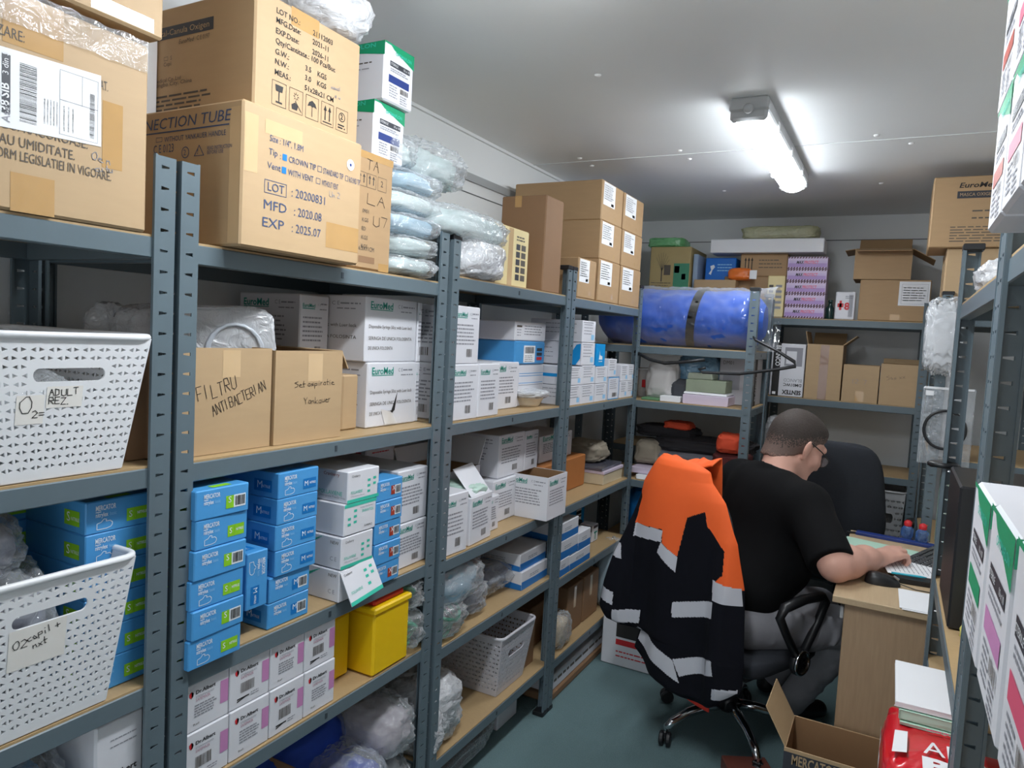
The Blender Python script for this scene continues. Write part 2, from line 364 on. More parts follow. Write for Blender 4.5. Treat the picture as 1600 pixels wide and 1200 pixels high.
def rack(label, x0, x1, y0, y1, levels, Hh=1.8, caps=False, bh=.04, group=None, skip=()):
    t = empty('shelving_rack', ((x0 + x1) / 2, (y0 + y1) / 2, 0)); tag(t, label, 'shelving', group)
    cx, cy = (x0 + x1) / 2, (y0 + y1) / 2; a, b = (x1 - x0) / 2, (y1 - y0) / 2
    if Hh not in POSTS: POSTS[Hh] = post_mesh(Hh)
    for px, py, rz in ((-a, -b, 0), (a, -b, PI / 2), (a, b, PI), (-a, b, -PI / 2)):
        p = link('post', POSTS[Hh], t, (px, py, 0), rz); solid(p, .0022, 1)
        f = MB(); f.box(-.004, .044, -.004, .044, 0, .018, CAPB, .003); f.obj('foot_cap', p)
        if caps:
            f = MB(); f.box(-.003, .042, -.003, .042, Hh - .012, Hh + .004, CAPB, .002); f.obj('end_cap', p)
    for z in levels:
        for side in range(4):
            mb = MB()
            if side == 0: mb.box(a - .028, a - .004, -b + .004, b - .004, z - bh, z - .004, STEEL, .002)
            elif side == 1: mb.box(-a + .004, -a + .028, -b + .004, b - .004, z - bh, z - .004, STEEL, .002)
            elif side == 2: mb.box(-a + .03, a - .03, -b + .004, -b + .024, z - bh, z - .004, STEEL, .002)
            else: mb.box(-a + .03, a - .03, b - .024, b - .004, z - bh, z - .004, STEEL, .002)
            # pressed rivet mark half way along the long beams
            if side == 0: mb.box(a - .0045, a - .0028, -.004, .004, z - bh + .012, z - bh + .026, STEELD, .0005)
            mb.obj('beam', t)
        mb = MB(); mb.box(-a + .006, a - .006, -b + .006, b - .006, z - .0075, z, MDF); mb.obj('shelf_board', t)
    return t
RG = 'blue-grey steel shelving racks'
Z1 = dict(t=1.664, s2=1.260, s3=.860, s4=.50); Z2 = dict(t=1.662, s2=1.257, s3=.857, s4=.605, s5=.17)
Z3 = dict(t=1.688, s2=1.256, s3=.842, s4=.570, s5=.213); Z4 = dict(t=1.688, s2=1.250, s3=.838, s4=.540, s5=.200)
rack('blue-grey steel rack at the left edge, holding two white lattice baskets', -.45, 0, -.886, -.009, [1.664, 1.26, .86, .5, .12])
rack('blue-grey steel rack holding the sky-blue glove boxes and yellow bins', -.45, 0, .003, .863, [1.662, 1.257, .857, .605, .17])
rack('blue-grey steel rack holding the beige basin and the open white box', -.45, 0, .886, 1.732, [1.688, 1.256, .842, .57, .213], caps=True)
rack('blue-grey steel rack holding the blue-striped boxes, at the end of the left row', -.45, 0, 1.740, 2.612, [1.688, 1.25, .838, .54, .2], caps=True)
rack('blue-grey steel rack turned to the aisle, carrying the big blue roll bag', -.325, .552, 2.616, 3.06, [1.508, 1.235, .83, .42], caps=True)
rack('blue-grey steel rack against the back wall, holding the row of purple-white boxes', .470, 1.275, 3.40, 3.84, [1.702, 1.262, .885, .30])
rack('blue-grey steel rack against the back wall, behind the big blue roll bag', -.43, .455, 3.40, 3.84, [1.702, 1.262, .885, .30])
rack('blue-grey steel rack at the right edge, its top shelf full of white boxes', 1.262, 1.722, -.47, .392, [1.672, 1.254, .75, .2])
rack('dark steel rack in the right row, second from the camera, with the red bag', 1.262, 1.722, .405, 1.250, [1.66, .975, .77, .50, .15], caps=True)
rack('steel rack past the desk in the right row, with hanging plastic bags', 1.285, 1.725, 2.665, 3.37, [1.70, 1.10, .70, .3], caps=True)
# ------------------------------------------------------------------ soft things: bags, bundles
def blob(name, label, cat, c, size, m, seed=0, crum=.12, exp=.6, parent=None, group=None, rz=0.0, nu=56, nv=36, freq=3.0, flat=True, tilt=0.0, fold=0.0):
    """crumpled soft shape: superellipsoid with ridged noise, sitting on z = c.z"""
    sx, sy, sz = size; mb = MB(); off = Vector((seed * 7.3, seed * 3.1, seed * 1.7))
    def sg(v, e): return math.copysign(abs(v) ** e, v)
    def fn(u, v):
        th = 2 * PI * u; ph = PI * (v - .5)
        d = Vector((sg(math.cos(ph), exp) * sg(math.cos(th), exp), sg(math.cos(ph), exp) * sg(math.sin(th), exp), sg(math.sin(ph), exp)))
        q = d * freq * .5 + off
        n = noise.noise(q) * .6 + (1 - 2 * abs(noise.noise(q * 2.1))) * .5 - .2 + (1 - 2 * abs(noise.noise(q * 4.7))) * .3 + noise.noise(q * 9) * .15
        k = 1 + crum * n
        p = Vector((d.x * sx / 2 * k, d.y * sy / 2 * k, d.z * sz / 2 * k))
        if fold: p.z += fold * sz * math.sin(d.y * 9 + seed) * max(0, d.z)
        z = p.z + sz / 2
        if flat: z = max(0, z)
        return (p.x, p.y, z)
    mb.grid(fn, nu, nv, m, wrap=True)
    o = mb.obj(name, parent, c, rz, smooth=True)
    if tilt: o.rotation_euler = (0, tilt, rz)
    if parent is None: tag(o, label, cat, group)
    return o
def bag(label, c, size, seed=0, m=None, inner=None, crum=.14, exp=.65, rz=0.0, group=None, cat='plastic bag', name='plastic_bag', iscale=.8, freq=3.2, tilt=0.0):
    o = blob(name, label, cat, c, size, m or CLEAR, seed, crum, exp, None, group, rz, freq=freq, tilt=tilt)
    if inner:
        for k, im in enumerate(inner if isinstance(inner, (list, tuple)) else [inner]):
            n = len(inner) if isinstance(inner, (list, tuple)) else 1
            blob('contents', '', '', (0, (k - (n - 1) / 2) * size[1] * iscale / n, size[2] * (1 - iscale) * .12 + .002), (size[0] * iscale, size[1] * iscale / n, size[2] * iscale), im, seed + 5 + k, crum * 1.15, .65, o, nu=32, nv=20)
    return o
def pile(prefix, labels, c, size, n, ms, cat, name, group, seed=0, jitter=.02):
    """stack of thin folded things, each its own object"""
    rnd = random.Random(seed); h = size[2] / n
    for k in range(n):
        m = ms[k % len(ms)]
        o = blob(name, labels[k], cat, (c[0] + rnd.uniform(-jitter, jitter), c[1] + rnd.uniform(-jitter, jitter), c[2] + k * h), (size[0] * rnd.uniform(.9, 1), size[1] * rnd.uniform(.9, 1), h * 1.02), m, seed + k, .06, .3, None, group, rnd.uniform(-.08, .08), 40, 14)
# ------------------------------------------------------------------ lattice basket
LATT = PLW
def lattice(mb, P, nu, nv, m, hole=None):
    """panel of cells with triangular openings; P(u,v) -> point; hole: (u0,v0,u1,v1) region holding a hand grip"""
    for i in range(nu):
        for j in range(nv):
            u0, u1, v0, v1 = i / nu, (i + 1) / nu, j / nv, (j + 1) / nv
            if hole and u0 >= hole[0] - 1e-6 and u1 <= hole[2] + 1e-6 and v0 >= hole[1] - 1e-6 and v1 <= hole[3] + 1e-6: continue
            q = lambda a, b: P(u0 + (u1 - u0) * a, v0 + (v1 - v0) * b)
            fl = (i + j) % 2 == 0
            o = [q(0, 0), q(1, 0), q(1, 1), q(0, 1)]
            if j in (0, nv - 1): mb.add(o, [(0, 1, 2, 3)], m); continue
            if fl: o += [q(.16, .22), q(.16, .78), q(.80, .5)]; mb.add(o, [(0, 1, 6, 4), (1, 2, 6), (2, 3, 5, 6), (3, 0, 4, 5)], m)
            else: o += [q(.84, .22), q(.84, .78), q(.20, .5)]; mb.add(o, [(0, 1, 4, 6), (1, 2, 5, 4), (2, 3, 6, 5), (3, 0, 6)], m)
    if hole:
        u0, v0, u1, v1 = hole; N = 40; ar = (u1 - u0) * nu / ((v1 - v0) * nv); hx, hy = .45, .27; cx = hx - hy / ar; st = []
        for k in range(N):
            q = k % (N // 2); an = -PI / 2 + PI * q / (N // 2 - 1) + (PI if k >= N // 2 else 0)
            st.append(((cx if k < N // 2 else -cx) + hy / ar * math.cos(an), hy * math.sin(an)))
        ou = [[x * .5 / max(abs(x), abs(y)), y * .5 / max(abs(x), abs(y))] for x, y in st]
        for c in ((.5, .5), (.5, -.5), (-.5, .5), (-.5, -.5)):
            j = min(range(N), key=lambda k: (ou[k][0] - c[0]) ** 2 + (ou[k][1] - c[1]) ** 2); ou[j] = list(c)
        Q = lambda x, y: P(u0 + (u1 - u0) * (.5 + x), v0 + (v1 - v0) * (.5 + y))
        mb.add([Q(*p) for p in st] + [Q(*p) for p in ou], [(k, (k + 1) % N, N + (k + 1) % N, N + k) for k in range(N)], m)
def basket(label, x0, x1, y0, y1, z0, h, m=None, taper=.03, group='white lattice baskets', nuy=22, nux=20, nv=13, grip='x', rz=0.0):
    m = m or LATT; w, d = x1 - x0, y1 - y0; a, b = w / 2, d / 2; mb = MB(); A, B = a - taper, b - taper
    def ring(v): return A + (a - A) * v, B + (b - B) * v
    def side(s):
        def P(u, v):
            X, Y = ring(v); t = 2 * u - 1
            return {'+x': (X, t * Y, v * h), '-x': (-X, -t * Y, v * h), '-y': (t * X, -Y, v * h), '+y': (-t * X, Y, v * h)}[s]
        return P
    for s in ('+x', '-x', '-y', '+y'):
        n = nuy if 'x' in s else nux; g = None
        if s[1] == grip: c = n // 2; k = max(3, int(n * .30)); g = ((c - k) / n, (nv - 6) / nv, (c + k) / n, (nv - 3) / nv)
        lattice(mb, side(s), n, nv, m, g)
    mb.add([(-A, -B, 0), (A, -B, 0), (A, B, 0), (-A, B, 0)], [(0, 1, 2, 3)], m)
    o = mb.obj('storage_basket', None, ((x0 + x1) / 2, (y0 + y1) / 2, z0 + .003), rz); solid(o, .0035, 0); tag(o, label, 'basket', group)
    rim = MB(); pts = []
    for cx, cy, a0 in ((a - .02, b - .02, 0), (-a + .02, b - .02, PI / 2), (-a + .02, -b + .02, PI), (a - .02, -b + .02, 1.5 * PI)):
        for k in range(5): an = a0 + k * PI / 8; pts.append((cx + .023 * math.cos(an), cy + .023 * math.sin(an), h + .002))
    rim.tube(pts, .006, m, 8, True); rim.obj('rim', o, smooth=True)
    return o, (w, d, h, taper)
def basket_note(bk, u, v, wu, hv, strokes, seed=1, slip=True, face='+x'):
    """handwritten note on the tapering front wall"""
    o, (w, d, h, tp) = bk; mb = MB(); p = Pr((w, d, h))
    for sl in (slip if isinstance(slip, (list, tuple)) else [(u, v, wu, hv)] if slip else []): p.rect(sl[0], sl[1], sl[0] + sl[2], sl[1] + sl[3], mat('off_white_slip', (240, 236, 230), .6, .02), .0024)
    for st, uu, vv, hh, rot in strokes: p.hand(st, uu, vv, hh, INK, rot, .0012, e=.003, seed=seed)
    fix = lambda q: (q[0] - tp * (1 - q[2] / h), q[1], q[2])
    p.mb.v = [fix(q) for q in p.mb.v]
    return p.obj(o, 'note')
# ------------------------------------------------------------------ printed designs
def euromed(bx, faces='+x', big=False, code=True, seed=0, faint=False):
    p = bx.pr(); w, d, h = bx.d
    for f in ([faces] if isinstance(faces, str) else faces):
        p.face(f); W_ = p.U; s = min(1, W_ / .2)
        p.text('EuroMed', .08, .82, .018 * s, TEAL, W_ * .42, bold=.02); p.rect(.08, .795, .50, .807, TEAL)
        p.text('C E', .60, .85, .010 * s, INKG, W_ * .09); p.lines(.70, .94, .865, 1, 1, .004, INKG, seed); p.lines(.66, .92, .79, 1, 1, .003, INKG, seed + 1)
        if big:
            p.text('Disposable Syringe 50cc with Luer lock', .06, .52, .009, INKS, W_ * .84); p.text('SERINGA DE UNICA FOLOSINTA', .06, .34, .009, INKS, W_ * .84); p.text('DE UNICA FOLOSINTA', .06, .19, .009, INKS, W_ * .46)
        else:
            p.lines(.1, .85, .66, 6, .065, .0045, INKG, seed + 2)
            if code: p.bars(.52, .12, .72, .26, INKS, 10, seed)
    return p.obj(bx.o)
def mercator_mesh(dims, kind):
    """glove box print: kind = letter, colour, 'code' or 'hand'"""
    letter, colm, var, sides = kind; p = Pr(dims)
    p.face('+x'); p.text('MERCATOR', .14, .70, .0085, WINK, .036, bold=.02); p.rect(.14, .64, .22, .665, WINK)
    p.text('nitrylex', .14, .50, .0075, WINK, .022, bold=.02); p.text('basic', .345, .50, .0065, MINT if False else mat('pale_blue_ink', (150, 205, 240), .5), .012)
    if var == 'code':
        p.rect(.55, .22, .70, .66, colm); p.text(letter, .595, .42, .012, WINK, bold=.0); p.rect(.70, .22, .93, .66, WINK); p.bars(.72, .28, .91, .62, INK, 14, 3)
    else:
        p.rect(.60, .20, .93, .60, colm); p.text(letter, .635, .32, .011, WINK); p.rect(.735, .26, .738, .54, WINK); p.text('NITRILE', .765, .37, .005, WINK, .018, bold=.02)
        pts = [(.16, .12), (.16, .30), (.22, .33), (.26, .42), (.30, .40), (.29, .34), (.36, .34), (.365, .30), (.38, .30), (.385, .25), (.38, .2), (.36, .15), (.30, .12)]
        for (a, b), (c, e) in zip(pts, pts[1:] + pts[:1]):
            L = math.hypot((c - a) * dims[1], (e - b) * dims[2]); nx, ny = -(e - b) * dims[2] / L * .0006, (c - a) * dims[1] / L * .0006
            p.poly([(a + nx / dims[1], b + ny / dims[2]), (c + nx / dims[1], e + ny / dims[2]), (c - nx / dims[1], e - ny / dims[2]), (a - nx / dims[1], b - ny / dims[2])], WINK)
    p.face('-y')
    if sides:
        p.rect(.70, .22, .92, .68, colm); p.text(letter, .74, .34, .016, WINK); p.text('NITRILE', .80, .38, .006, WINK, .024)
        p.face('+z'); p.rect(.35, .03, .70, .10, colm)
    return p.meshes('printing')
_gb = {}
def glove_box(label, xf, y0, z0, kind, group, dims=(.24, .122, .0568), rz=0.0, dx=0.0):
    if (kind, dims) not in _gb:
        mb = MB(); mb.box(-dims[0] / 2, dims[0] / 2, -dims[1] / 2, dims[1] / 2, 0, dims[2], BLUEB, .002)
        _gb[kind, dims] = (mb.mesh('glove_box'), mercator_mesh(dims, kind))
    me, pm = _gb[kind, dims]
    o = link('glove_box', me, None, (xf - dims[0] / 2 + dx, y0 + dims[1] / 2, z0), rz); tag(o, label, 'glove box', group)
    for q in pm: link('printing', q, o)
    return o
# ================================================================== LEFT ROW, TOP SHELVES
b = carton('cardboard_carton', 'big brown carton with a white shipping label, at the top left edge', 'box', -.45, .0, -.62, -.062, 1.665, 1.972, KRAFT)
p = b.pr().face('+x'); L3 = .022
p.text('UTILIZARE:', .53, .785, .0145, INKS, .068); p.text('PRODUSUL ESTE STERIL, APIROGEN, DE UNICA FOLOSINTA. A NU SE UTILIZA DACA AMBALAJUL ESTE DETERIORAT.', .05, .69, .0145, INKS, .46)
p.text('A SE PASTRA IN LOCURI USCATE SI RACOROASE.', .20, .372, .014, INKS, .345); p.text('FERIT DE SOARE,CALDURA SAU UMIDITATE.', .245, .301, .014, INKS, .30); p.text('PRODUSUL TREBUIE ARUNCAT CONFORM LEGISLATIEI IN VIGOARE.', .21, .237, .014, INKS, .378)
p.hand('Oe n', .83, .33, .012, INKG, -.1, seed=4); p.hand('cu tu', .84, .27, .010, INKG, .1, seed=5); p.obj(b.o)
q = b.pr().face('+x'); q.poly([(.55, .37), (.856, .40), (.853, .757), (.55, .73)], PAPER, .0012); q.rect(.598, .44, .618, .705, DARKL, .0016); q.text('3 din 5', .613, .615, .008, PAPER, rot=PI / 2, e=.002); q.text('SIB', .614, .510, .011, PAPER, rot=PI / 2, bold=.02, e=.002); q.text('38', .614, .448, .011, PAPER, rot=PI / 2, bold=.02, e=.002); q.text('Asec', .617, .40, .010, INKG, rot=PI / 2, e=.002)
q.bars(.64, .42, .682, .69, INK, 40, 2, horiz=True); q.frame(.74, .41, .845, .72, .0006, INKG, .0016); q.rect(.74, .575, .845, .578, INKG, .0016); q.rect(.80, .575, .801, .72, INKG, .0016)
for k in range(5): q.bars(.70 + k * .008, .44, .703 + k * .008, .56, INKG, 22, k, horiz=True)
for k in range(3): q.bars(.75 + k * .012, .43, .754 + k * .012, .55, INKS, 26, k + 7, horiz=True)
q.bars(.822, .43, .836, .65, INKS, 36, 9, horiz=True); q.obj(b.o, 'shipping_label')
tape(b, '+x', .62, .0, .73, .18); tape(b, '+x', .60, .76, .75, 1.0); tape(b, '+x', .86, .30, .92, .64)
bag_strip = MB(); bag_strip.grid(lambda u, v: (.229 + .004 * noise.noise(Vector((u * 14, v * 3, 1))), -.28 + .555 * u, .262 + .05 * v + .006 * noise.noise(Vector((u * 20, v * 4, 2)))), 60, 5, CLEAR); bag_strip.obj('clear_tape', b.o, smooth=True)
b = carton('cardboard_carton', 'tan carton lying on the big labelled carton, cut by the top left corner', 'box', -.44, .012, -.66, -.045, 1.986, 2.26, KRAFT); tape(b, '+x', .80, .02, .97, .10, TAPEC)
# tube connection carton
b = carton('cardboard_carton', 'brown carton printed in blue with lot and expiry dates, tape on its edges', 'box', -.43, .042, .098, .432, 1.664, 1.934, KRAFT)
p = b.pr().face('+x')
p.text('Size : 1/4", 1.8M', .195, .775, .012, INKB, .088); p.text('Tip', .19, .68, .012, INKB); p.text(':', .275, .67, .012, INKB); p.rect(.295, .668, .33, .715, AZUR); p.text('CROWN TIP', .345, .668, .012, INKB, .075); p.frame(.585, .667, .622, .712, .001, INKB); p.text('STANDARD TIP', .635, .664, .012, INKB, .062, ); p.frame(.84, .662, .868, .705, .001, INKB); p.text('ROUND TIP', .878, .66, .012, INKB, .036)
p.text('Vent', .182, .582, .012, INKB); p.text(':', .275, .578, .012, INKB); p.rect(.292, .575, .327, .622, AZUR); p.text('WITH VENT', .342, .574, .012, INKB, .07); p.frame(.575, .573, .612, .617, .001, INKB); p.text('WITHOUT VENT', .625, .570, .012, INKB, .05)
p.frame(.165, .405, .335, .50, .0012, INKB); p.text('LOT', .19, .425, .016, INKB, .042); p.text(': 20200831', .375, .425, .017, INKB, .095); p.text('MFD', .165, .29, .018, INKB, .058); p.text(': 2020.08', .40, .29, .017, INKB, .078); p.text('EXP', .158, .165, .018, INKB, .055); p.text(': 2025.07', .385, .165, .017, INKB, .082)
p.hand('Un 2', .70, .50, .012, INKG, .05, seed=9); p.face('-y')
p.text('CONNECTION TUBE', .22, .862, .021, INKB, .335, slant=.18); p.rect(.2, .832, .925, .842, INKB); p.frame(.475, .77, .515, .805, .001, INKB); p.text('WITHOUT YANKAUER HANDLE', .53, .765, .010, INKB, .178); p.text('C E 0123', .46, .69, .016, INKB, .062)
for cx, st in ((.665, '2'), (.75, '!')):
    N = 20
    if st == '2': ring = [(cx + .024 * math.cos(2 * PI * k / N), .675 + .042 * math.sin(2 * PI * k / N)) for k in range(N)]; ri = [(cx + .02 * math.cos(2 * PI * k / N), .675 + .035 * math.sin(2 * PI * k / N)) for k in range(N)]
    else: ring = [(cx - .032, .64), (cx + .032, .64), (cx, .72)]; ri = [(cx - .025, .645), (cx + .025, .645), (cx, .71)]; N = 3
    for k in range(N): p.poly([ring[k], ring[(k + 1) % N], ri[(k + 1) % N], ri[k]], INKB)
    p.text(st, cx - .01, .655, .011, INKB)
p.text('READ INSTRUCTION', .80, .675, .007, INKB, .068); p.text('BEFORE USE', .80, .645, .007, INKB, .045); p.text('PCS', .33, .40, .012, INKB); p.text('KGS', .33, .28, .012, INKB); p.obj(b.o)
s = b.pr().face('+x'); s.poly([(.885 + .036 * math.cos(2 * PI * k / 24), .80 + .045 * math.sin(2 * PI * k / 24)) for k in range(24)], PAPER, .0012); s.poly([(.885 + .010 * math.cos(2 * PI * k / 16), .80 + .0125 * math.sin(2 * PI * k / 16)) for k in range(16)], NAVY, .0016); s.obj(b.o, 'round_sticker')
tape(b, '+x', .015, .52, .11, .92, TAPEC); tape(b, '+x', .68, .10, .99, .30); tape(b, '+x', .16, .82, .45, .92, TAPEC); tape(b, '-y', .93, .02, .99, .95, TAPEC)
# canula carton
b = carton('cardboard_carton', 'brown carton with five black handling symbols, topmost on the blue-printed carton', 'box', -.42, .006, .152, .455, 1.937, 2.165, KRAFT)
p = b.pr().face('+x'); rows = [('LOT NO.:', '21112003', .87), ('MFG.Date:', '2021-11', .79), ('EXP.Date:', '2026-11', .70), ('Qty/Cantitate.: 100 Pcs/Buc', '', .615), ('G.W.:', '3.5    KGS', .525), ('N.W.:', '3.0    KGS', .44), ('MEAS.:', '51x28x21 CM', .35)]
for a, c, v in rows:
    p.text(a, .17, v, .0105, INK, bold=.012)
    if c: p.text(c, .50 if ':' in a and len(a) > 6 else .44, v - .02, .0105, INK, bold=.012)
for k in range(5):
    u = .15 + k * .152; p.frame(u, .09, u + .125, .30, .0009, INK); c = u + .0625
    if k == 0: p.poly([(c - .035, .27), (c + .035, .27), (c + .028, .215), (c - .028, .215)], INK); p.rect(c - .004, .13, c + .004, .215, INK); p.rect(c - .028, .115, c + .028, .13, INK)
    elif k == 1:
        for a in range(8): an = a * PI / 4; p.poly([(c + .012 * math.cos(an - .3), .235 + .018 * math.sin(an - .3)), (c + .03 * math.cos(an), .235 + .045 * math.sin(an)), (c + .012 * math.cos(an + .3), .235 + .018 * math.sin(an + .3))], INK)
        p.poly([(c - .04, .155), (c - .01, .18), (c + .02, .155), (c + .01, .115), (c - .035, .115)], INK); p.poly([(c - .01, .19), (c + .05, .11), (c + .05, .12), (c - .005, .197)], INK)
    elif k == 2: p.poly([(c - .045, .20), (c - .03, .24), (c, .262), (c + .03, .24), (c + .045, .20), (c + .015, .21), (c, .2), (c - .015, .21)], INK); p.rect(c - .003, .115, c + .003, .2, INK)
    elif k == 3:
        for s_ in (-.022, .022): p.poly([(c + s_ - .016, .225), (c + s_ + .016, .225), (c + s_, .275)], INK); p.rect(c + s_ - .005, .135, c + s_ + .005, .23, INK)
        p.rect(c - .045, .112, c + .045, .122, INK)
    else:
        N = 20; 
        for a in range(N): x, y = 2 * PI * a / N, 2 * PI * (a + 1) / N; p.poly([(c + .034 * math.cos(x), .225 + .045 * math.sin(x)), (c + .034 * math.cos(y), .225 + .045 * math.sin(y)), (c + .028 * math.cos(y), .225 + .037 * math.sin(y)), (c + .028 * math.cos(x), .225 + .037 * math.sin(x))], INK)
        p.text('2', c - .016, .205, .011, INK, bold=.02); p.lines(c - .04, c + .04, .14, 2, .025, .003, INK, 1)
p.hand('nasal', .70, .45, .009, INKG, .1, seed=3); p.hand('adu', .74, .38, .009, INKG, .1, seed=6)
p.face('-y'); p.rect(.26, .72, .725, .83, DARKL); p.text('Nazal-Canula Oxigen', .285, .75, .012, KRAFT, .175); p.text('EuroMed', .48, .655, .009, INKS, .045, slant=.2); p.text('C E 0197', .61, .655, .009, INKS, .038)
p.frame(.37, .53, .40, .565, .0008, INKS); p.text('S', .42, .53, .008, INKS); p.text('Copii', .37, .48, .008, INKS); p.text('Medical Co.,Ltd', .30, .34, .008, INKS, .085); p.text('Ningbo City, China', .30, .30, .008, INKS, .12)
p.lines(.31, .72, .20, 4, .04, .004, INKS, 5); p.obj(b.o); tape(b, '+x', .30, .84, .56, 1.0, TAPE)
b = carton('cardboard_carton', 'brown carton with felt-pen letters and an arrow symbol, right of the blue-printed carton', 'box', -.40, -.01, .452, .612, 1.664, 1.942, KRAFT2)
p = b.pr().face('+x'); p.hand('TA', .36, .86, .024, INK, -.08, .0014, w=.05); p.hand('LA', .40, .57, .024, INK, -.05, .0014, w=.075); p.hand('U7', .56, .39, .024, INK, -.02, .0014, w=.058)
for k, u in enumerate((.16, .38, .63)):
    p.frame(u, .70, u + .21, .82, .0009, INKS)
    if k < 2:
        for s_ in (.06, .15): p.poly([(u + s_ - .03, .78), (u + s_ + .03, .78), (u + s_, .81)], INKS); p.rect(u + s_ - .01, .73, u + s_ + .01, .785, INKS)
    else: p.text('2', u + .07, .74, .014, INKS)
for k, t_ in enumerate(('0901', 'KGS', 'ED', 'KGS', 'KGS')): p.text(t_, .30, .48 - k * .075, .009, INKS)
p.text('6.5X11CM', .25, .16, .010, INKS, .056); p.obj(b.o); s = b.pr().face('+x'); s.rect(.25, .055, .62, .11, KRAFTB, .0005); s.obj(b.o, 'hand_slot'); tape(b, '+x', .72, .0, .97, .07); tape(b, '+x', .0, .94, .99, 1.0)
# two glove cartons with the green wave
def wave_box(label, x0, x1, y0, y1, z0, z1, face, side, panel, group, text='OPTIMAFLON', rz=0.0):
    b = carton('dressing_box', label, 'box', x0, x1, y0, y1, z0, z1, WHITE, group, rz); p = b.pr()
    for f, wide in ((face, False), (side, True)):
        if not f: continue
        p.face(f)
        N = 10; top = [(k / N, 1.0) for k in range(N + 1)]; lo = [(k / N, .86 - .10 * (k / N) ** 1.5 + .05 * math.sin(k / N * PI)) for k in range(N + 1)]
        if not wide: lo = [(u, .93 - .25 * (u - .25) if u > .25 else .97) for u, v in lo]
        for k in range(N): p.poly([top[k], top[k + 1], lo[k + 1], lo[k]], GREEN)
        if wide: p.text(text, .40 if f == '-y' else .1, .91, .010, MINT, p.U * .5, bold=.02); p.lines(.5, .9, .55, 1, .1, .0025, INKG, 3); p.lines(.65, .9, .65, 1, .1, .003, INKS, 4)
        else:
            p.text(text, .35, .84, .008, MINT, p.U * .55, bold=.02)
            p.rect(.18, .62, .86, .71, DARKL); p.text('STERILE', .2, .645, .006, PAPER, p.U * .25); p.text('10 x 10', .64, .645, .006, PAPER, p.U * .2)
            p.lines(.2, .84, .57, 2, .035, .003, INKG, 4); p.rect(.15, .34, .85, .47, panel)
            p.lines(.18, .5, .28, 5, .045, .003, INKG, 8); p.bars(.55, .22, .82, .31, INKS, 12, 5); p.lines(.55, .82, .17, 4, .04, .003, INKG, 9)
    p.obj(b.o); return b
wave_box('green-wave white box with navy band, lower of two on the felt-penned carton', -.33, -.045, .572, .694, 1.948, 2.088, '+x', '-y', NAVY, 'green-wave boxes on the top left shelf')
wave_box('green-wave white box with navy band, upper of two on the felt-penned carton', -.32, -.03, .585, .704, 2.090, 2.232, '+x', '-y', NAVY, 'green-wave boxes on the top left shelf')
bag('crumpled white plastic bag lying on top of the handling-symbol carton', (-.12, .40, 2.168), (.30, .20, .11), 3, MILKY, mat('white_cloth', (235, 235, 238), .8, .03), .16)
b = carton('foam_sheet', 'white upright foam sheet squeezed beside the handling-symbol carton', 'foam sheet', -.294, -.278, .100, .149, 1.936, 2.12, PLW, bev=.003)
# stacked bags in film on the top shelf
TEALC = mat('pale_teal_cloth', (176, 200, 200), .8, .12, 18, bump=.3, rgb2=(214, 222, 222)); BLUC = mat('pale_blue_cloth', (120, 176, 214), .8, .2, 12, rgb2=(190, 212, 222)); WHC = mat('white_cloth', (235, 235, 238), .8, .03)
bags = [('bottom', (-.13, .72, 1.664), (.28, .205, .055), 1, TEALC), ('second', (-.13, .725, 1.717), (.28, .20, .055), 2, TEALC), ('third', (-.14, .73, 1.770), (.29, .225, .06), 3, BLUC), ('fourth', (-.15, .74, 1.828), (.28, .25, .065), 4, TEALC), ('fifth', (-.16, .76, 1.890), (.28, .24, .06), 5, BLUC)]
for n, c, s_, sd, im in bags: bag('clear bag of pale blue cloth, %s of the stack beside the felt-penned carton' % n, c, s_, sd, CLEAR, im, .12, .5, group='bags of cloth on the top shelf', iscale=.9)
bag('crumpled clear bag draped on the corner of the pale cloth bag stack', (-.15, .88, 1.93), (.24, .30, .13), 7, CLEAR, TEALC, .3, .8, iscale=.75)
bag('topmost clear bag on the pale cloth stack, against the felt-penned carton', (-.15, .70, 1.948), (.22, .15, .09), 8, CLEAR, TEALC, .2, .7, iscale=.8)
bag('bulging clear bag overhanging the rack posts beside the cream carton', (-.07, 1.00, 1.79), (.2, .44, .10), 9, CLEAR, TEALC, .16, .7, iscale=.85)
bag('white crumpled bag on the shelf edge in front of the cream carton', (-.06, 1.06, 1.688), (.16, .29, .125), 11, MILKY, WHC, .16, .6, iscale=.85)
b = carton('cardboard_carton', 'cream carton with dark printed squares behind the white crumpled bag', 'box', -.34, -.03, 1.18, 1.41, 1.688, 1.885, CREAM); p = b.pr().face('+x')
p.rect(.05, .78, .28, .95, DARKL)
for k in range(5): p.rect(.60, .12 + k * .13, .72, .22 + k * .13, DARKL); p.rect(.76, .12 + k * .13, .90, .22 + k * .13, INKS)
p.lines(.6, .9, .85, 2, .05, .005, INKS, 3); p.obj(b.o); tape(b, '+x', .36, .0, .5, .98, TAPEC)
b = carton('cardboard_carton', 'tall plain brown carton standing between the cream carton and the labelled ones', 'box', -.20, -.015, 1.502, 1.652, 1.688, 2.035, KRAFTB); tape(b, '-y', .30, .88, .45, 1.0)
def lab_carton(label, y0, y1, z0, z1, xf=-.005, D=.34):
    b = carton('cardboard_carton', label, 'box', xf - D, xf, y0, y1, z0, z1, KRAFT2, 'cartons with white paper labels'); p = b.pr().face('+x'); p.rect(.06, .40, .60, .97, PAPER); p.lines(.10, .56, .88, 7, .055, .0035, INKG, int(y0 * 50), .6); p.rect(.42, .43, .54, .50, INKS); p.obj(b.o, 'paper_label'); tape(b, '+x', .62, .1, .70, .2, TAPEC)
lab_carton('small carton with a white label, just right of the capped rack posts', 1.80, 1.99, 1.688, 1.848, -.005, .22)
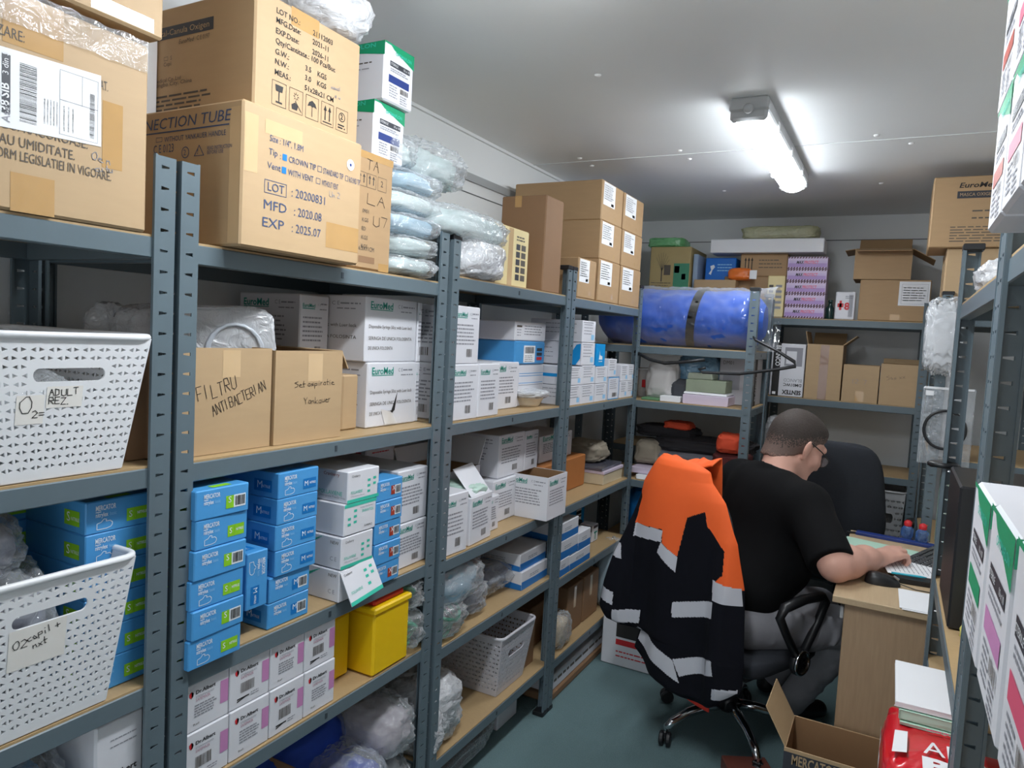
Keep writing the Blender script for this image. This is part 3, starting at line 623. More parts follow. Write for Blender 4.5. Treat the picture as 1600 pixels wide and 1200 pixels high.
CY = ((2.02, 2.275), (2.295, 2.57))
for k, (zn, z0, z1) in enumerate((('bottom', 1.688, 1.868), ('middle', 1.868, 2.032), ('top', 2.032, 2.20))):
    for j, (nm, (y0, y1)) in enumerate(zip(('left', 'right'), CY)):
        lab_carton('brown carton with white paper label, %s row, %s of the paired stacks' % (zn, nm), y0, y1, z0, z1, -.005 - .003 * k, .42 if (k == 2 and j == 0) else .34)
# ================================================================== LEFT ROW, SECOND SHELVES
bk = basket('white lattice basket with a felt-pen O2 note, on the second shelf at the left edge', -.40, .018, -.31, -.062, 1.260, .222, nuy=19, nux=28, nv=17)
basket_note(bk, .17, .40, .62, .26, [('O', .19, .47, .025, 0), ('2=', .265, .44, .011, 0), ('ADULT', .355, .585, .0105, .05), ('REZ.', .355, .53, .0105, .0)], 2, [(.17, .40, .16, .20), (.34, .505, .22, .15)])
bag('clear bag of tubing lying inside the O2 basket', (-.2, -.18, 1.268), (.26, .15, .15), 4, CLEAR, mat('pale_grey_tubing', (200, 206, 212), .5), .2)
b = open_box('cardboard_carton', 'dark brown open carton wedged between the O2 basket and the rack post', 'box', -.42, -.06, -.05, .012, 1.262, 1.48, KRAFTB, KRAFTIN)
b.o.location.y -= .0
b = open_box('cardboard_carton', 'open carton with the felt-pen words FILTRU ANTIBACTERIAN', 'box', -.40, -.035, .040, .258, 1.258, 1.468, KRAFT, KRAFTIN); p = b.pr().face('+x')
p.hand('FILTRU', .17, .50, .027, INK, .24, .0013, 5.6, seed=2, w=.098); p.hand('ANTIBACTERIAN', .33, .36, .021, INK, .34, .0013, 5.0, seed=3, w=.142); p.obj(b.o, 'handwriting'); tape(b, '+x', .42, .72, .62, .98, TAPEC)
b = open_box('cardboard_carton', 'open carton with the felt-pen words Set aspiratie Yankauer', 'box', -.40, -.030, .264, .474, 1.258, 1.464, KRAFT, KRAFTIN, [('+y', .05, 150)]); p = b.pr().face('+x')
p.hand('Set aspiratie', .27, .60, .013, INK, .03, .0011, seed=5, w=.128); p.hand('Yankauer', .41, .41, .015, INK, .03, .0011, seed=6, w=.088); p.obj(b.o, 'handwriting'); tape(b, '+x', .46, .66, .68, .97, TAPEC)
COILM = mat('clear_grey_tubing', (186, 192, 200), .3, .05, coat=.4)
o = bag('clear pouch with a coiled tube sticking out of the FILTRU carton', (-.13, .21, 1.385), (.032, .21, .165), 21, MILKY, None, .08, .35, rz=-.45)
c = MB(); c.tube([(.018, .02 + .06 * math.cos(a) * (1 - a * .006), .07 + .06 * math.sin(a)) for a in [k * PI / 10 for k in range(56)]], .004, COILM, 6); c.obj('coiled_tube', o, smooth=True)
for i, (x, y, z, sz, a) in enumerate(((-.2, .20, 1.41, (.03, .17, .13), -.5), (-.24, .13, 1.40, (.03, .17, .14), -.3), (-.28, .09, 1.40, (.04, .15, .14), -.6))):
    bag('white-grey pouch standing %s in the FILTRU carton' % ('behind the coiled tube', 'in the middle', 'at the back')[i], (x, y, z - .1), (sz[0], sz[1], sz[2] + .1), 30 + i, MILKY, WHC, .12, .45, rz=a, group='pouches in the open carton')
b = carton('small_carton', 'small plain carton behind the Yankauer carton, beside the torn white box', 'box', -.25, -.09, .545, .605, 1.258, 1.40, KRAFT)
# white syringe boxes
def em(label, x0, x1, y0, y1, z0, z1, faces=('+x', '-y'), big=False, seed=0, group='white syringe boxes', rz=0.0, jit=0.0):
    b = carton('syringe_box', label, 'box', x0, x1, y0, y1, z0, z1, WHITE, group, rz, .003, jit); euromed(b, faces, big, True, seed); return b
em('white syringe box with a torn lower corner, bottom of the stack by the Yankauer carton', -.37, -.075, .622, .838, 1.258, 1.432, big=True, seed=1)
t = MB(); t.grid(lambda u, v: (-.073 + .012 * math.sin(u * PI) * v, .70 + .055 * u - .02 * v, 1.262 + .045 * v * (1 - .4 * u)), 6, 6, PAPER); tf = t.obj('torn_flap', bpy.data.objects['syringe_box'], smooth=True); tf.matrix_parent_inverse = Matrix.Translation(-Vector(bpy.data.objects['syringe_box'].location))
t = MB(); t.add([(-.0740, .742, 1.30), (-.0740, .700, 1.272), (-.0740, .722, 1.288), (-.0740, .752, 1.352)], [(0, 1, 2, 3)], INK); tf2 = t.obj('tear', bpy.data.objects['syringe_box']); tf2.matrix_parent_inverse = tf.matrix_parent_inverse.copy()
em('white syringe box with a dented corner, on top of the torn one', -.37, -.08, .612, .835, 1.433, 1.606, big=True, seed=2)
em('white syringe box at the far end of the shelf, lower, half behind the post', -.37, -.08, .842, .862, 1.258, 1.43, big=False, seed=3)
em('white syringe box at the far end of the shelf, upper, half behind the post', -.37, -.08, .842, .861, 1.431, 1.604, big=False, seed=4)
em('grey-white syringe box at the back of the shelf, above the plastic pouches', -.42, -.20, .50, .605, 1.42, 1.60, seed=5)
b = carton('spacer_carton', 'plain carton under the grey-white box at the back of the shelf', 'box', -.42, -.26, .50, .60, 1.258, 1.419, KRAFTB)
em('white syringe box, upper of two right beside the rack posts', -.32, -.015, .93, 1.078, 1.429, 1.603, seed=6)
em('white syringe box, lower of two right beside the rack posts', -.32, -.012, .93, 1.082, 1.257, 1.428, seed=7)
em('white syringe box standing alone between the pair and the plain white one', -.32, -.014, 1.088, 1.222, 1.257, 1.428, seed=8)
em('white syringe box set back from the shelf edge, beside the beige basin', -.36, -.09, 1.30, 1.50, 1.257, 1.426, seed=9)
b = carton('glove_carton', 'white carton with thin blue lines behind the beige basin', 'box', -.38, -.10, 1.515, 1.73, 1.257, 1.415, WHITE); p = b.pr()
for f in ('+x', '-y'):
    p.face(f)
    for k, v in enumerate((.78, .72, .55, .50)): p.rect(.03, v, .97, v + .012, SKY if k < 3 else INKG)
p.obj(b.o)
b = carton('glove_carton', 'blue carton with a white barcode label above the beige basin', 'box', -.38, -.095, 1.47, 1.72, 1.416, 1.503, BLUEB); p = b.pr().face('+x'); p.rect(.28, .08, .66, .82, PAPER, .0004); p.bars(.32, .48, .62, .76, INK, 24, 4); p.lines(.32, .62, .36, 4, .08, .002, INKS, 3)
for k in range(3): p.rect(.72, .18 + k * .2, .90, .32 + k * .2, (RED, DARKL, DARKL)[k])
p.obj(b.o)
b = carton('glove_carton', 'white carton with grey print, topmost of the stack above the basin', 'box', -.38, -.095, 1.465, 1.72, 1.504, 1.576, WHITE); p = b.pr().face('+x'); p.rect(.04, .70, .2, .80, INKS); p.lines(.28, .9, .75, 4, .14, .004, INKG, 6); p.lines(.05, .2, .55, 3, .14, .003, INKG, 7); p.obj(b.o)
b = carton('cardboard_carton', 'low brown carton at the back of the shelf, left of the stack above the basin', 'box', -.42, -.27, 1.22, 1.49, 1.43, 1.51, KRAFTB)
b = carton('cardboard_carton', 'plain brown carton at the back of the shelf, under the low brown one', 'box', -.42, -.37, 1.22, 1.49, 1.257, 1.429, KRAFTB)
b = carton('blue_carton', 'dark blue carton at the back, on top of the low brown carton', 'box', -.42, -.28, 1.24, 1.47, 1.511, 1.58, AZUR)
mb = MB(); BEIGE = mat('beige_enamel', (224, 214, 196), .4, .03)
mb.lathe([(.001, .002), (.052, 0), (.062, .012), (.085, .048), (.088, .05), (.083, .05), (.060, .015), (.05, .006), (.001, .006)], BEIGE, 32); bs = mb.obj('basin', None, (-.095, 1.595, 1.2565), smooth=True); bs.scale = (.75, 1, 1); tag(bs, 'beige oval basin lined with a crumpled plastic sheet', 'basin')
blob('liner', '', '', (0, 0, .03), (.18, .18, .035), MILKY, 5, .2, .8, bs)
# stacked small white-blue boxes in the fourth bay
NB = 'small white and blue boxes'
def wb(label, y0, y1, z0, z1, style, xf=-.012, D=.24):
    b = carton('medical_box', label, 'box', xf - D, xf, y0, y1, z0, z1, SKY if style == 'blue' else WHITE, NB, bev=.0015); p = b.pr().face('+x')
    if style == 'blue': p.poly([(.3, .3), (.38, .55), (.36, .72), (.44, .5), (.7, .45), (.72, .3)], WINK); p.lines(.3, .7, .2, 1, 1, .004, WINK, 2)
    elif style == 'label': p.frame(.0, .0, 1, 1, .004, SKY); p.lines(.15, .8, .85, 5, .09, .003, INKG, 4); p.bars(.4, .12, .8, .3, INKS, 10)
    else: p.lines(.12, .8, .8, 4, .14, .003, INKG, int(y0 * 40)); p.rect(.68, .12, .9, .36, mat('pale_blue_ink', (150, 205, 240), .5)); p.rect(.05, .9, .8, .93, INKG)
    p.face('-y')
    if style == 'side': p.poly([(.55, 0), (.9, 0), (.98, .3), (.98, .95), (.9, .9), (.8, .5)], SKY); p.lines(.1, .5, .7, 3, .2, .003, INKG, 1)
    elif style == 'stripe': p.rect(0, .42, 1, .60, SKY)
    elif style != 'blue': p.lines(.3, .9, .8, 3, .2, .003, INKG, 2)
    p.obj(b.o); return b
for i, (y0, y1, z0, z1, st) in enumerate(((1.79, 1.915, 1.251, 1.331, 'plain'), (1.918, 2.065, 1.251, 1.331, 'side'), (2.075, 2.215, 1.251, 1.329, 'plain'), (1.795, 1.915, 1.333, 1.408, 'stripe'), (1.918, 2.062, 1.333, 1.412, 'plain'), (2.075, 2.215, 1.331, 1.405, 'plain'),
                              (1.90, 2.045, 1.414, 1.508, 'side'), (2.065, 2.17, 1.407, 1.505, 'blue'), (1.895, 2.04, 1.510, 1.60, 'plain'), (2.235, 2.375, 1.251, 1.355, 'label'), (2.225, 2.33, 1.357, 1.438, 'plain'), (2.40, 2.495, 1.251, 1.33, 'plain'), (2.50, 2.59, 1.251, 1.33, 'plain'), (2.50, 2.59, 1.332, 1.41, 'plain'), (2.40, 2.495, 1.332, 1.408, 'plain'))):
    lab = ('white box at the bottom left of the white-and-blue stack beside the capped posts', 'white box with a blue side stripe, bottom row, second from the left, white-and-blue stack', 'white box, bottom row, third from the left of the white-and-blue stack', 'white box with a blue line, second row, leftmost of the white-and-blue stack', 'white box, second row, second from the left of the white-and-blue stack', 'white box right under the bright blue box in the white-and-blue stack',
           'white box with blue swoosh side, left of the bright blue box', 'bright blue small box with a white emblem on the white-and-blue stack', 'white box on the very top of the white-and-blue stack', 'white box edged in blue with a barcode, right part of the stack', 'tilted-looking narrow white box standing on the blue-edged box', 'white box right of the blue-edged box, lower', 'last white box at the right end of the shelf, lower', 'last white box at the right end of the shelf, upper', 'white box right of the blue-edged box, upper')[i]
    wb(lab, y0, y1, z0, z1, st)
# ================================================================== THIRD SHELVES
bk = basket('white lattice basket full of clear bags, on the lower shelf at the left edge', -.40, .020, -.34, -.085, .860, .250, nuy=19, nux=28, nv=19)
basket_note(bk, .24, .46, .33, .26, [('O2', .265, .60, .013, .02), ('copil +', .345, .625, .0115, .22), ('nxt', .38, .57, .011, .15)], 7)
bag('crumpled clear bag of tubing heaped in the lower lattice basket', (-.19, -.235, .90), (.30, .16, .22), 14, CLEAR, [mat('grey_mauve_tubing', (104, 100, 116), .4), mat('mid_grey_tubing', (140, 142, 156), .5)], .24, .8)
bag('small clear bag on top of the heap in the lower basket', (-.16, -.265, 1.085), (.2, .13, .11), 15, CLEAR, mat('lilac_grey_tubing', (166, 166, 182), .4), .24, .8)
KS, KSH = ('S', LIME, 'code', True), ('S', LIME, 'hand', True); KM, KMH = ('M', AZUR, 'code', True), ('M', AZUR, 'hand', True); KX = ('XL', RUST, 'code', False)
for k in range(6):
    glove_box('sky-blue glove box with lime S panel, %s from the bottom of the front left stack' % ('first', 'second', 'third', 'fourth', 'fifth', 'sixth')[k], .014 + .003 * (k % 2), .030 + .003 * k * .6, .858 + .0575 * k, KSH if k % 2 == 0 else KS, 'glove boxes with S panels', rz=.02 * math.sin(k * 2.1))
for k in range(6):
    glove_box('sky-blue glove box with blue M panel, %s from the bottom of its stack' % ('first', 'second', 'third', 'fourth', 'fifth', 'topmost, sixth')[k], -.012 + (.006 if k > 1 else 0), .246 + (.0 if k < 2 else .012), .858 + .0572 * k, KM if k < 2 else KMH, 'glove boxes with M panels', rz=.015 * math.sin(k * 1.7))
o = glove_box('sky-blue glove box standing on its end between the S stack and the M stack', 0, 0, 0, KMH, 'glove boxes with M panels'); o.rotation_euler = (-PI / 2, 0, 0); o.location = (-.13, .208, .981); o.location.y = .184
for k in range(2):
    glove_box('sky-blue glove box, %s of two behind the upended one' % ('upper', 'lower')[k], -.30, .165, .985 + .0575 * (1 - k) if k == 0 else .985, KMH, 'glove boxes with M panels', (.14, .07, .0568))
for k in range(5):
    glove_box('sky-blue glove box with rust-red XL panel, %s from the bottom of its stack' % ('first', 'second', 'third', 'fourth', 'topmost, fifth')[k], .004 + .002 * (k % 2), .580, .858 + .0553 * k, KX, 'glove boxes with XL panels', (.24, .108, .0545))
for j, (x, y, n) in enumerate(((-.20, -.245, 6), (-.02, -.135, 6))):
    for k in range(n):
        if j == 0 and k > 5: continue
        glove_box('blue glove box behind the lower basket, %s stack, %s from the bottom' % (('left', 'right')[j], ('first', 'second', 'third', 'fourth', 'fifth', 'sixth')[k]), x - .02, y, .861 + .0572 * k, KSH, 'glove boxes behind the basket', (.20 if j else .22, .118 if j == 0 else .122, .0568))
# cranberry-type boxes: white with mint band
def mintbox(label, k, y0, z0, flip, open_=False):
    b = carton('glove_box', label, 'glove box', -.235, .004, y0, y0 + .118, z0, z0 + .0775, WHITE, 'white mint-banded glove boxes', bev=.002); p = b.pr()
    for f in ('+x', '-y'):
        p.face(f); F = lambda u, v: (1 - u, 1 - v) if flip else (u, v)
        def R(u0, v0, u1, v1, m): a, c = F(u0, v0); e, g = F(u1, v1); p.rect(min(a, e), min(c, g), max(a, e), max(c, g), m)
        def T(st, u, v, hh, m, w): a, c = F(u, v); p.text(st, a, c, hh, m, w, flip=flip)
        if f == '+x' and not open_:
            R(0, 0, 1, .11, MINT); T('Cranberry', .12, .80, .006, INK, .03); T('FOLLAVIENE', .1, .28, .007, MINT, .042); T('Chloroprene Gloves', .1, .18, .004, INKG, .05)
            for (u, v) in ((.62, .58), (.80, .62), (.62, .40), (.80, .44), (.62, .22)): R(u, v, u + .09, v + .08, MINT)
        elif f == '-y':
            if k in (2, 3):
                T('Cranberry', .68, .82, .008, RUST, .05); T('POLLAVIENE', .62, .22, .010, MINT, .075); T('Chloroprene Powder Free', .62, .12, .006, INKG, .085); R(.56, 0, .575, 1, MINT)
            else:
                for a in range(8): x = .52 + .03 * a; p.poly([(x, .55 + .055 * a), (x + .04, .60 + .055 * a), (x + .04, .74 + .035 * a), (x, .66 + .04 * a)], MINT)
                p.text('C E', .86, .25, .010, INKG); p.text('NEW', .86, .78, .008, INKS)
    p.obj(b.o)
    if open_:
        f = MB(); f.box(-.001, .001, 0, .124, -.085, 0, WHITE); q = f.obj('flap', b.o, (.122, -.059, .074)); q.rotation_euler = (.10, -.40, 0)
        g = Pr((.002, .124, .085)); g.face('+x'); g.rect(0, 0, 1, .11, MINT); g.text('Cranberry', .06, .85, .006, INK, .03); g.text('FOLLAVIENE', .1, .3, .007, MINT, .042)
        for (u, v) in ((.62, .70), (.80, .74), (.62, .52), (.80, .56), (.62, .3)): g.rect(u, v, u + .09, v + .08, MINT)
        g.mb.v = [(x, y + .062, z - .085) for x, y, z in g.mb.v]; g.obj(q)
    return b
mintbox('white mint-banded glove box with its front flap hanging open, lowest of the stack', 0, .452, .858, False, True)
mintbox('white mint-banded glove box, second from the bottom of the stack', 1, .455, .938, False); mintbox('white glove box placed upside down, third from the bottom of the mint stack', 2, .462, 1.018, True); mintbox('white mint-banded glove box, topmost of the stack', 3, .470, 1.097, False)
em('white syringe box, lower of two behind the rust-panelled glove boxes', -.36, -.028, .715, .856, .858, .985, ('+x', '-y'), seed=11); em('white syringe box, upper of two behind the rust-panelled glove boxes', -.36, -.030, .715, .854, .987, 1.135, ('+x', '-y'), seed=12)
em('white syringe box at the back of the shelf behind the rust-panelled stack', -.44, -.37, .62, .86, 1.02, 1.20, ('-y', '+x'), seed=13)
carton('spacer_carton', 'plain brown carton under the rearmost syringe box', 'box', -.44, -.37, .62, .86, .858, 1.018, KRAFTB)
# third bay, third shelf
em('tilted white syringe box by the posts, on the shelf of the open white box', -.22, -.012, .925, 1.060, .843, 1.032, ('+x', '-y'), seed=14, rz=-.06)
b = em('white syringe box with an open glossy top, second from the posts', -.20, -.018, 1.075, 1.225, .843, 1.0, ('+x', '-y'), seed=15, rz=.05)
for nm, pts in (('flap', [(-.02, 1.08, 1.0), (-.02, 1.21, 1.0), (-.10, 1.22, 1.085), (-.10, 1.09, 1.08)]), ('flap', [(-.2, 1.08, 1.0), (-.2, 1.2, 1.0), (-.24, 1.21, 1.06), (-.24, 1.08, 1.06)])):
    f = MB(); f.add(pts, [(0, 1, 2, 3)], WHITE); q = f.obj(nm, b.o); q.matrix_parent_inverse = Matrix.Translation(b.o.location).inverted(); solid(q, .0015)
blob('contents', '', '', (0, 0, .13), (.16, .13, .06), mat('green_white_packets', (190, 216, 204), .5, .15, 40), 3, .2, .6, b.o)
em('small white box between the open-topped box and the tall stack', -.24, -.05, 1.235, 1.33, .843, .965, ('+x', '-y'), seed=16)
b = open_box('cardboard_carton', 'open box with raised brown flap behind the glossy-topped box', 'box', -.33, -.13, 1.10, 1.32, .98, 1.06, WHITE, KRAFTIN, [('+y', .10, 25), ('-x', .06, 20)]); 
carton('spacer_box', 'white box under the one with the raised brown flap', 'box', -.40, -.25, 1.07, 1.34, .843, .979, WHITE)
b = carton('red_white_box', 'white box with a red band at the back, behind the raised brown flap', 'box', -.43, -.34, .95, 1.10, 1.0, 1.19, WHITE); p = b.pr()
for f in ('+x', '-y'): p.face(f); p.rect(0, 0, 1, .25, RED); p.lines(.2, .8, .8, 3, .1, .004, RED, 4)
p.obj(b.o); carton('spacer_carton', 'plain white box under the red-banded one', 'box', -.43, -.33, .95, 1.06, .843, .999, WHITE)
em('tall white box, lower, left of the open white box', -.40, -.09, 1.355, 1.53, .843, .998, ('+x', '-y'), seed=17); em('tall white box, upper, left of the open white box', -.40, -.10, 1.40, 1.60, 1.0, 1.158, ('+x', '-y'), seed=18)
em('white box directly behind the open white one, upper, beside the tall one', -.34, -.10, 1.605, 1.72, 1.0, 1.155, ('+x', '-y'), seed=19); carton('spacer_box', 'white box directly behind the open white box, lower', 'box', -.34, -.13, 1.54, 1.70, .843, .998, WHITE)
b = open_box('syringe_box', 'open empty white box with brown inside overhanging the shelf edge', 'box', -.13, .045, 1.525, 1.695, .843, 1.005, WHITE, KRAFTIN); euromed(b, ('+x', '-y'), False, False, 20)
b = carton('cardboard_carton', 'brown carton just past the capped posts on the shelf of papers', 'box', -.34, -.115, 1.80, 2.27, .839, .985, mat('orange_brown_cardboard', (178, 112, 58), .65, .06))
em('white box at the back of the corner shelf, on the brown carton', -.34, -.16, 1.86, 2.20, .986, 1.10, ('+x',), seed=21)
# ================================================================== FOURTH SHELVES
def drb(label, y0, y1, z0, z1, top, codes, seed, xf=-.012):
    b = carton('mask_box', label, 'box', xf - .2, xf, y0, y1, z0, z1, WHITE, 'white boxes with pink panels', bev=.002); p = b.pr().face('+x')
    p.rect(.80, .32 if not top else .30, .98, .74 if not top else .78, MAUVE)
    p.poly([(.12, .80), (.17, .84), (.22, .80), (.21, .74), (.17, .70), (.13, .74)], RED); p.poly([(.17, .84), (.22, .80), (.21, .74), (.17, .70)], PAPER); p.text('Dr.Albert', .26, .755, .0072, INK, .046, bold=.025); p.text('STERIMASKED', .26, .67, .004, INKG, .042); p.text('SAFEMASK', .26, .60, .006, MAUVED, .034)
    if codes: p.bars(.26, .30, .60, .52, INKS, 18, seed); p.rect(.18, .17, .48, .20, INK); p.poly([(.18, .12), (.40, .17), (.30, .17), (.18, .15)], INK); p.lines(.52, .75, .2, 2, .05, .002, INKG, seed)
    else: p.lines(.24, .75, .50, 5, .055, .003, INKG, seed); p.text('Ref:', .22, .12, .004, INKS, .014)
    p.obj(b.o); return b
CO = [.042, .152, .260, .364, .468]
for j in range(4):
    for r_ in range(2):
        drb('white mask box with pink panel, %s row, %s along the shelf under the glove boxes' % (('lower', 'upper')[r_], ('first', 'second', 'third', 'fourth')[j]), CO[j] + .001, CO[j + 1] - .001, .606 + r_ * .109, .714 + r_ * .100, r_, (j + r_) % 2 == 0, j * 3 + r_, -.012 - .003 * r_)
carton('mask_box', 'pink-white mask box side showing past the post at the left end of the row', 'box', -.2, -.03, .004, .040, .606, .80, WHITE, 'white boxes with pink panels')
YEL = mat('yellow_plastic', (240, 196, 16), .4, .05, 12); REDP = mat('red_plastic', (190, 34, 36), .4, .05)
for lab, x0, x1, y0, y1 in (('yellow plastic bin with red lid at the shelf edge under the mint boxes', -.20, -.005, .605, .758), ('yellow plastic bin with red lid behind the pink-panelled boxes, half hidden', -.40, -.075, .50, .592)):
    t = MB(); w, d = x1 - x0, y1 - y0; h = .198; t.box(-w / 2, w / 2, -d / 2, d / 2, 0, h - .03, YEL, .006); t.box(-w / 2 - .005, w / 2 + .005, -d / 2 - .005, d / 2 + .005, h - .03, h - .012, YEL, .004)
    o = t.obj('sharps_bin', None, ((x0 + x1) / 2, (y0 + y1) / 2, .6065)); tag(o, lab, 'bin', 'yellow bins')
    t = MB(); t.box(-w / 2 + .012, w / 2 - .012, -d / 2 + .012, d / 2 - .012, h - .014, h + .004, REDP, .005); t.obj('lid', o)
GRT = mat('green_tubing', (20, 150, 112), .35, .08, 20, coat=.3)
def tube_bag(label, c, size, seed, n=4, inner=None):
    o = bag(label, c, size, seed, CLEAR, inner or mat('pale_grey_tubing', (200, 206, 212), .5), .2, .7, iscale=.5); t = MB()
    for k in range(n):
        r = .36 + .03 * k; z = size[2] * (.15 + .6 * k / n)
        t.tube([(size[0] * r * math.cos(a), size[1] * r * math.sin(a), z + .012 * math.sin(3 * a + k)) for a in [i * PI / 12 for i in range(24)]], .0065, GRT, 6, True)
    t.obj('tube', o, smooth=True); return o
tube_bag('clear bag of green tubing at the right end of the yellow bin shelf, lower', (-.13, .80, .606), (.26, .10, .12), 41); tube_bag('clear bag of green tubing at the right end of the yellow bin shelf, upper', (-.14, .80, .72), (.26, .10, .10), 42)
tube_bag('clear bag of green tubing near the posts, right of the yellow bins', (-.11, 1.00, .571), (.22, .20, .11), 43, 5); bag('glossy clear bag with teal contents lying on the green tubing bag', (-.12, 1.06, .655), (.22, .33, .15), 44, CLEAR, mat('teal_blue_packets', (120, 160, 180), .5, .2, 30), .25, .8)
bag('glossy clear bag on the wooden shelf, right behind the front bags', (-.16, 1.20, .571), (.24, .22, .12), 45, CLEAR, mat('grey_packets', (128, 132, 146), .5, .2, 30), .25, .8); bag('dark blue-grey clear bag lying flat in the middle of the wooden shelf', (-.20, 1.42, .571), (.26, .34, .11), 46, CLEAR, mat('slate_packets', (66, 88, 124), .5, .2, 20), .2, .8)
# blue-striped boxes
def strip(label, x0, x1, y0, y1, z0, z1):
    b = carton('striped_box', label, 'box', x0, x1, y0, y1, z0, z1, WHITE, 'white boxes with a blue bottom stripe', bev=.002); p = b.pr()
    for f in ('+x', '-y'): p.face(f); p.poly([(0, 0), (1, 0), (1, .42 if f == '+x' else .3), (.5, .40), (0, .45)], SKY if False else mat('stripe_blue', (36, 120, 196), .45)); p.lines(.3, .7, .62, 2, .1, .003, INKG, int(y0 * 9))
    p.obj(b.o)
strip('blue-striped white box, bottom left of the stack past the capped posts', -.28, -.01, 1.782, 1.90, .541, .610); strip('blue-striped white box, bottom right of the stack past the capped posts', -.28, -.01, 1.905, 2.13, .541, .605)
strip('blue-striped white box, middle left of the stack past the capped posts', -.30, -.012, 1.782, 1.985, .611, .688); strip('blue-striped white box, middle right of the stack past the capped posts', -.28, -.012, 1.99, 2.13, .606, .682); strip('blue-striped white box, top of the stack past the capped posts', -.32, -.014, 1.782, 1.985, .689, .762)
strip('blue-striped white box behind the capped posts, lower', -.22, -.03, 1.50, 1.72, .571, .640); strip('blue-striped white box behind the capped posts, upper', -.22, -.04, 1.50, 1.72, .641, .705)
b = carton('medicine_box', 'small white medicine box with teal letters alone on the shelf behind the jacket', 'box', -.16, -.09, 2.36, 2.43, .541, .625, WHITE); p = b.pr().face('+x'); p.rect(.2, .5, .8, .6, TEAL); p.rect(.4, .15, .55, .6, TEAL); p.rect(.1, .8, .9, .95, DARKL); p.face('-y'); p.rect(.1, .6, .9, .95, DARKL); p.obj(b.o)
b = carton('medicine_box', 'small dark medicine box behind the white one with teal letters', 'box', -.26, -.17, 2.30, 2.42, .541, .63, DARKL)
b = carton('blue_case', 'bright blue case with a dark label in the corner, under the shelf of papers', 'case', -.33, -.22, 2.02, 2.56, .541, .78, SKY); p = b.pr().face('+x'); p.rect(.80, .1, .92, .62, PAPER); p.rect(.80, .50, .92, .57, INK); p.rect(.80, .40, .92, .47, INK); p.rect(.80, .33, .92, .37, RED); p.obj(b.o)
# ================================================================== FIFTH SHELVES AND BELOW
basket('white lattice basket on the lowest shelf near the capped posts', -.30, -.012, 1.335, 1.60, .213, .225, mat('greyish_white_plastic', (206, 204, 210), .4, .03), group='white lattice baskets', nuy=18, nux=18)
o = bag('white plastic carrier bag on the lowest wooden shelf beside the lattice basket', (-.13, 1.00, .213), (.24, .24, .22), 51, MILKY, WHC, .26, .75); bag('clear bag drooping behind the white carrier bag', (-.10, .93, .213), (.2, .09, .16), 57, MILKY, WHC, .2, .7)
bag('greyish clear bag on the low shelf right of the torn open carton', (-.12, .76, .30), (.24, .17, .16), 52, CLEAR, mat('mauve_grey_cloth', (172, 164, 172), .8, .15), .24, .8); bag('glossy clear bag over blue cloth on the low shelf', (-.10, .60, .172), (.24, .24, .20), 53, CLEAR, mat('deep_blue_cloth', (30, 70, 170), .8, .2, 20), .22, .8)
blob('blue_drape', 'folded deep blue cloth on the low shelf behind the glossy clear bag', 'cloth', (-.24, .56, .20), (.2, .34, .24), mat('deep_blue_cloth', (30, 70, 170), .8, .2, 20), 54, .12, .7); bag('clear bag under the greyish one on the low shelf', (-.14, .76, .172), (.24, .17, .125), 55, CLEAR, mat('pale_grey_tubing', (200, 206, 212), .5), .2, .7)
b = open_box('cardboard_carton', 'open brown carton with a torn flap on the low shelf under the mask boxes', 'box', -.40, -.03, .10, .44, .172, .35, KRAFTB, KRAFTIN, [('+y', .07, -5), ('-x', .08, 10)])
for k in range(4): bag('grey-mauve packet in the torn open carton, %s' % ('first', 'second', 'third', 'fourth')[k], (-.12 - .05 * (k % 2), .15 + .07 * k, .178), (.12, .065, .15), 60 + k, MILKY, mat('mauve_packets', (186, 176, 196), .6), .15, .6, group='packets in the torn carton')
carton('white_board', 'white board strip leaning in the low shelf beside the torn carton', 'board', -.04, -.03, .455, .49, .172, .32, PLW)
bag('bright blue film bag on the low shelf at the bottom left corner', (-.16, -.235, .50), (.28, .20, .29), 71, CLEAR, mat('turquoise_cloth', (20, 150, 210), .6, .2, 12), .2, .7)
b = carton('mask_box', 'greyish mask box beside the bright blue film bag, bottom left', 'box', -.20, -.02, -.125, -.035, .50, .812, WHITE); p = b.pr().face('+x'); p.text('Dr.Albert', .12, .66, .011, INK, .066, bold=.02); p.text('SAFEMASK', .25, .58, .009, MAUVED, .06); p.lines(.3, .95, .88, 2, .04, .002, INKG, 3); p.obj(b.o)
for k, (y0, y1) in enumerate(((2.03, 2.20), (2.215, 2.40))): b = carton('cardboard_carton', 'brown carton on the lowest corner shelf, %s one' % ('nearer', 'farther')[k], 'box', -.35, -.06, y0, y1, .201, .415, KRAFTB); tape(b, '+x', .4, .5, .55, .95, TAPEC)
open_box('cardboard_carton', 'brown carton behind the lattice basket on the lowest shelf', 'box', -.36, -.06, 1.62, 1.70, .214, .42, KRAFTB, KRAFTIN); bag('small pale packet bag in front of the brown corner cartons', (-.06, 1.92, .201), (.10, .16, .14), 72, CLEAR, mat('beige_packets', (200, 180, 150), .6, .2, 30), .2, .7); carton('cardboard_carton', 'narrow brown carton beside the small pale packet bag', 'box', -.34, -.13, 1.80, 2.01, .201, .38, KRAFTB)
bag('clear hanging bag at the far post behind the jacket', (-.03, 2.50, .201), (.16, .16, .33), 73, CLEAR, mat('pale_cyan_cloth', (160, 190, 205), .8), .15, .6)
b = carton('flat_white_carton', 'long flat white carton lying on the floor under the corner rack', 'box', -.40, -.03, 1.82, 2.55, .035, .10, WHITE); p = b.pr().face('+x'); p.lines(.05, .95, .5, 1, 1, .012, INKS, 4); p.obj(b.o)
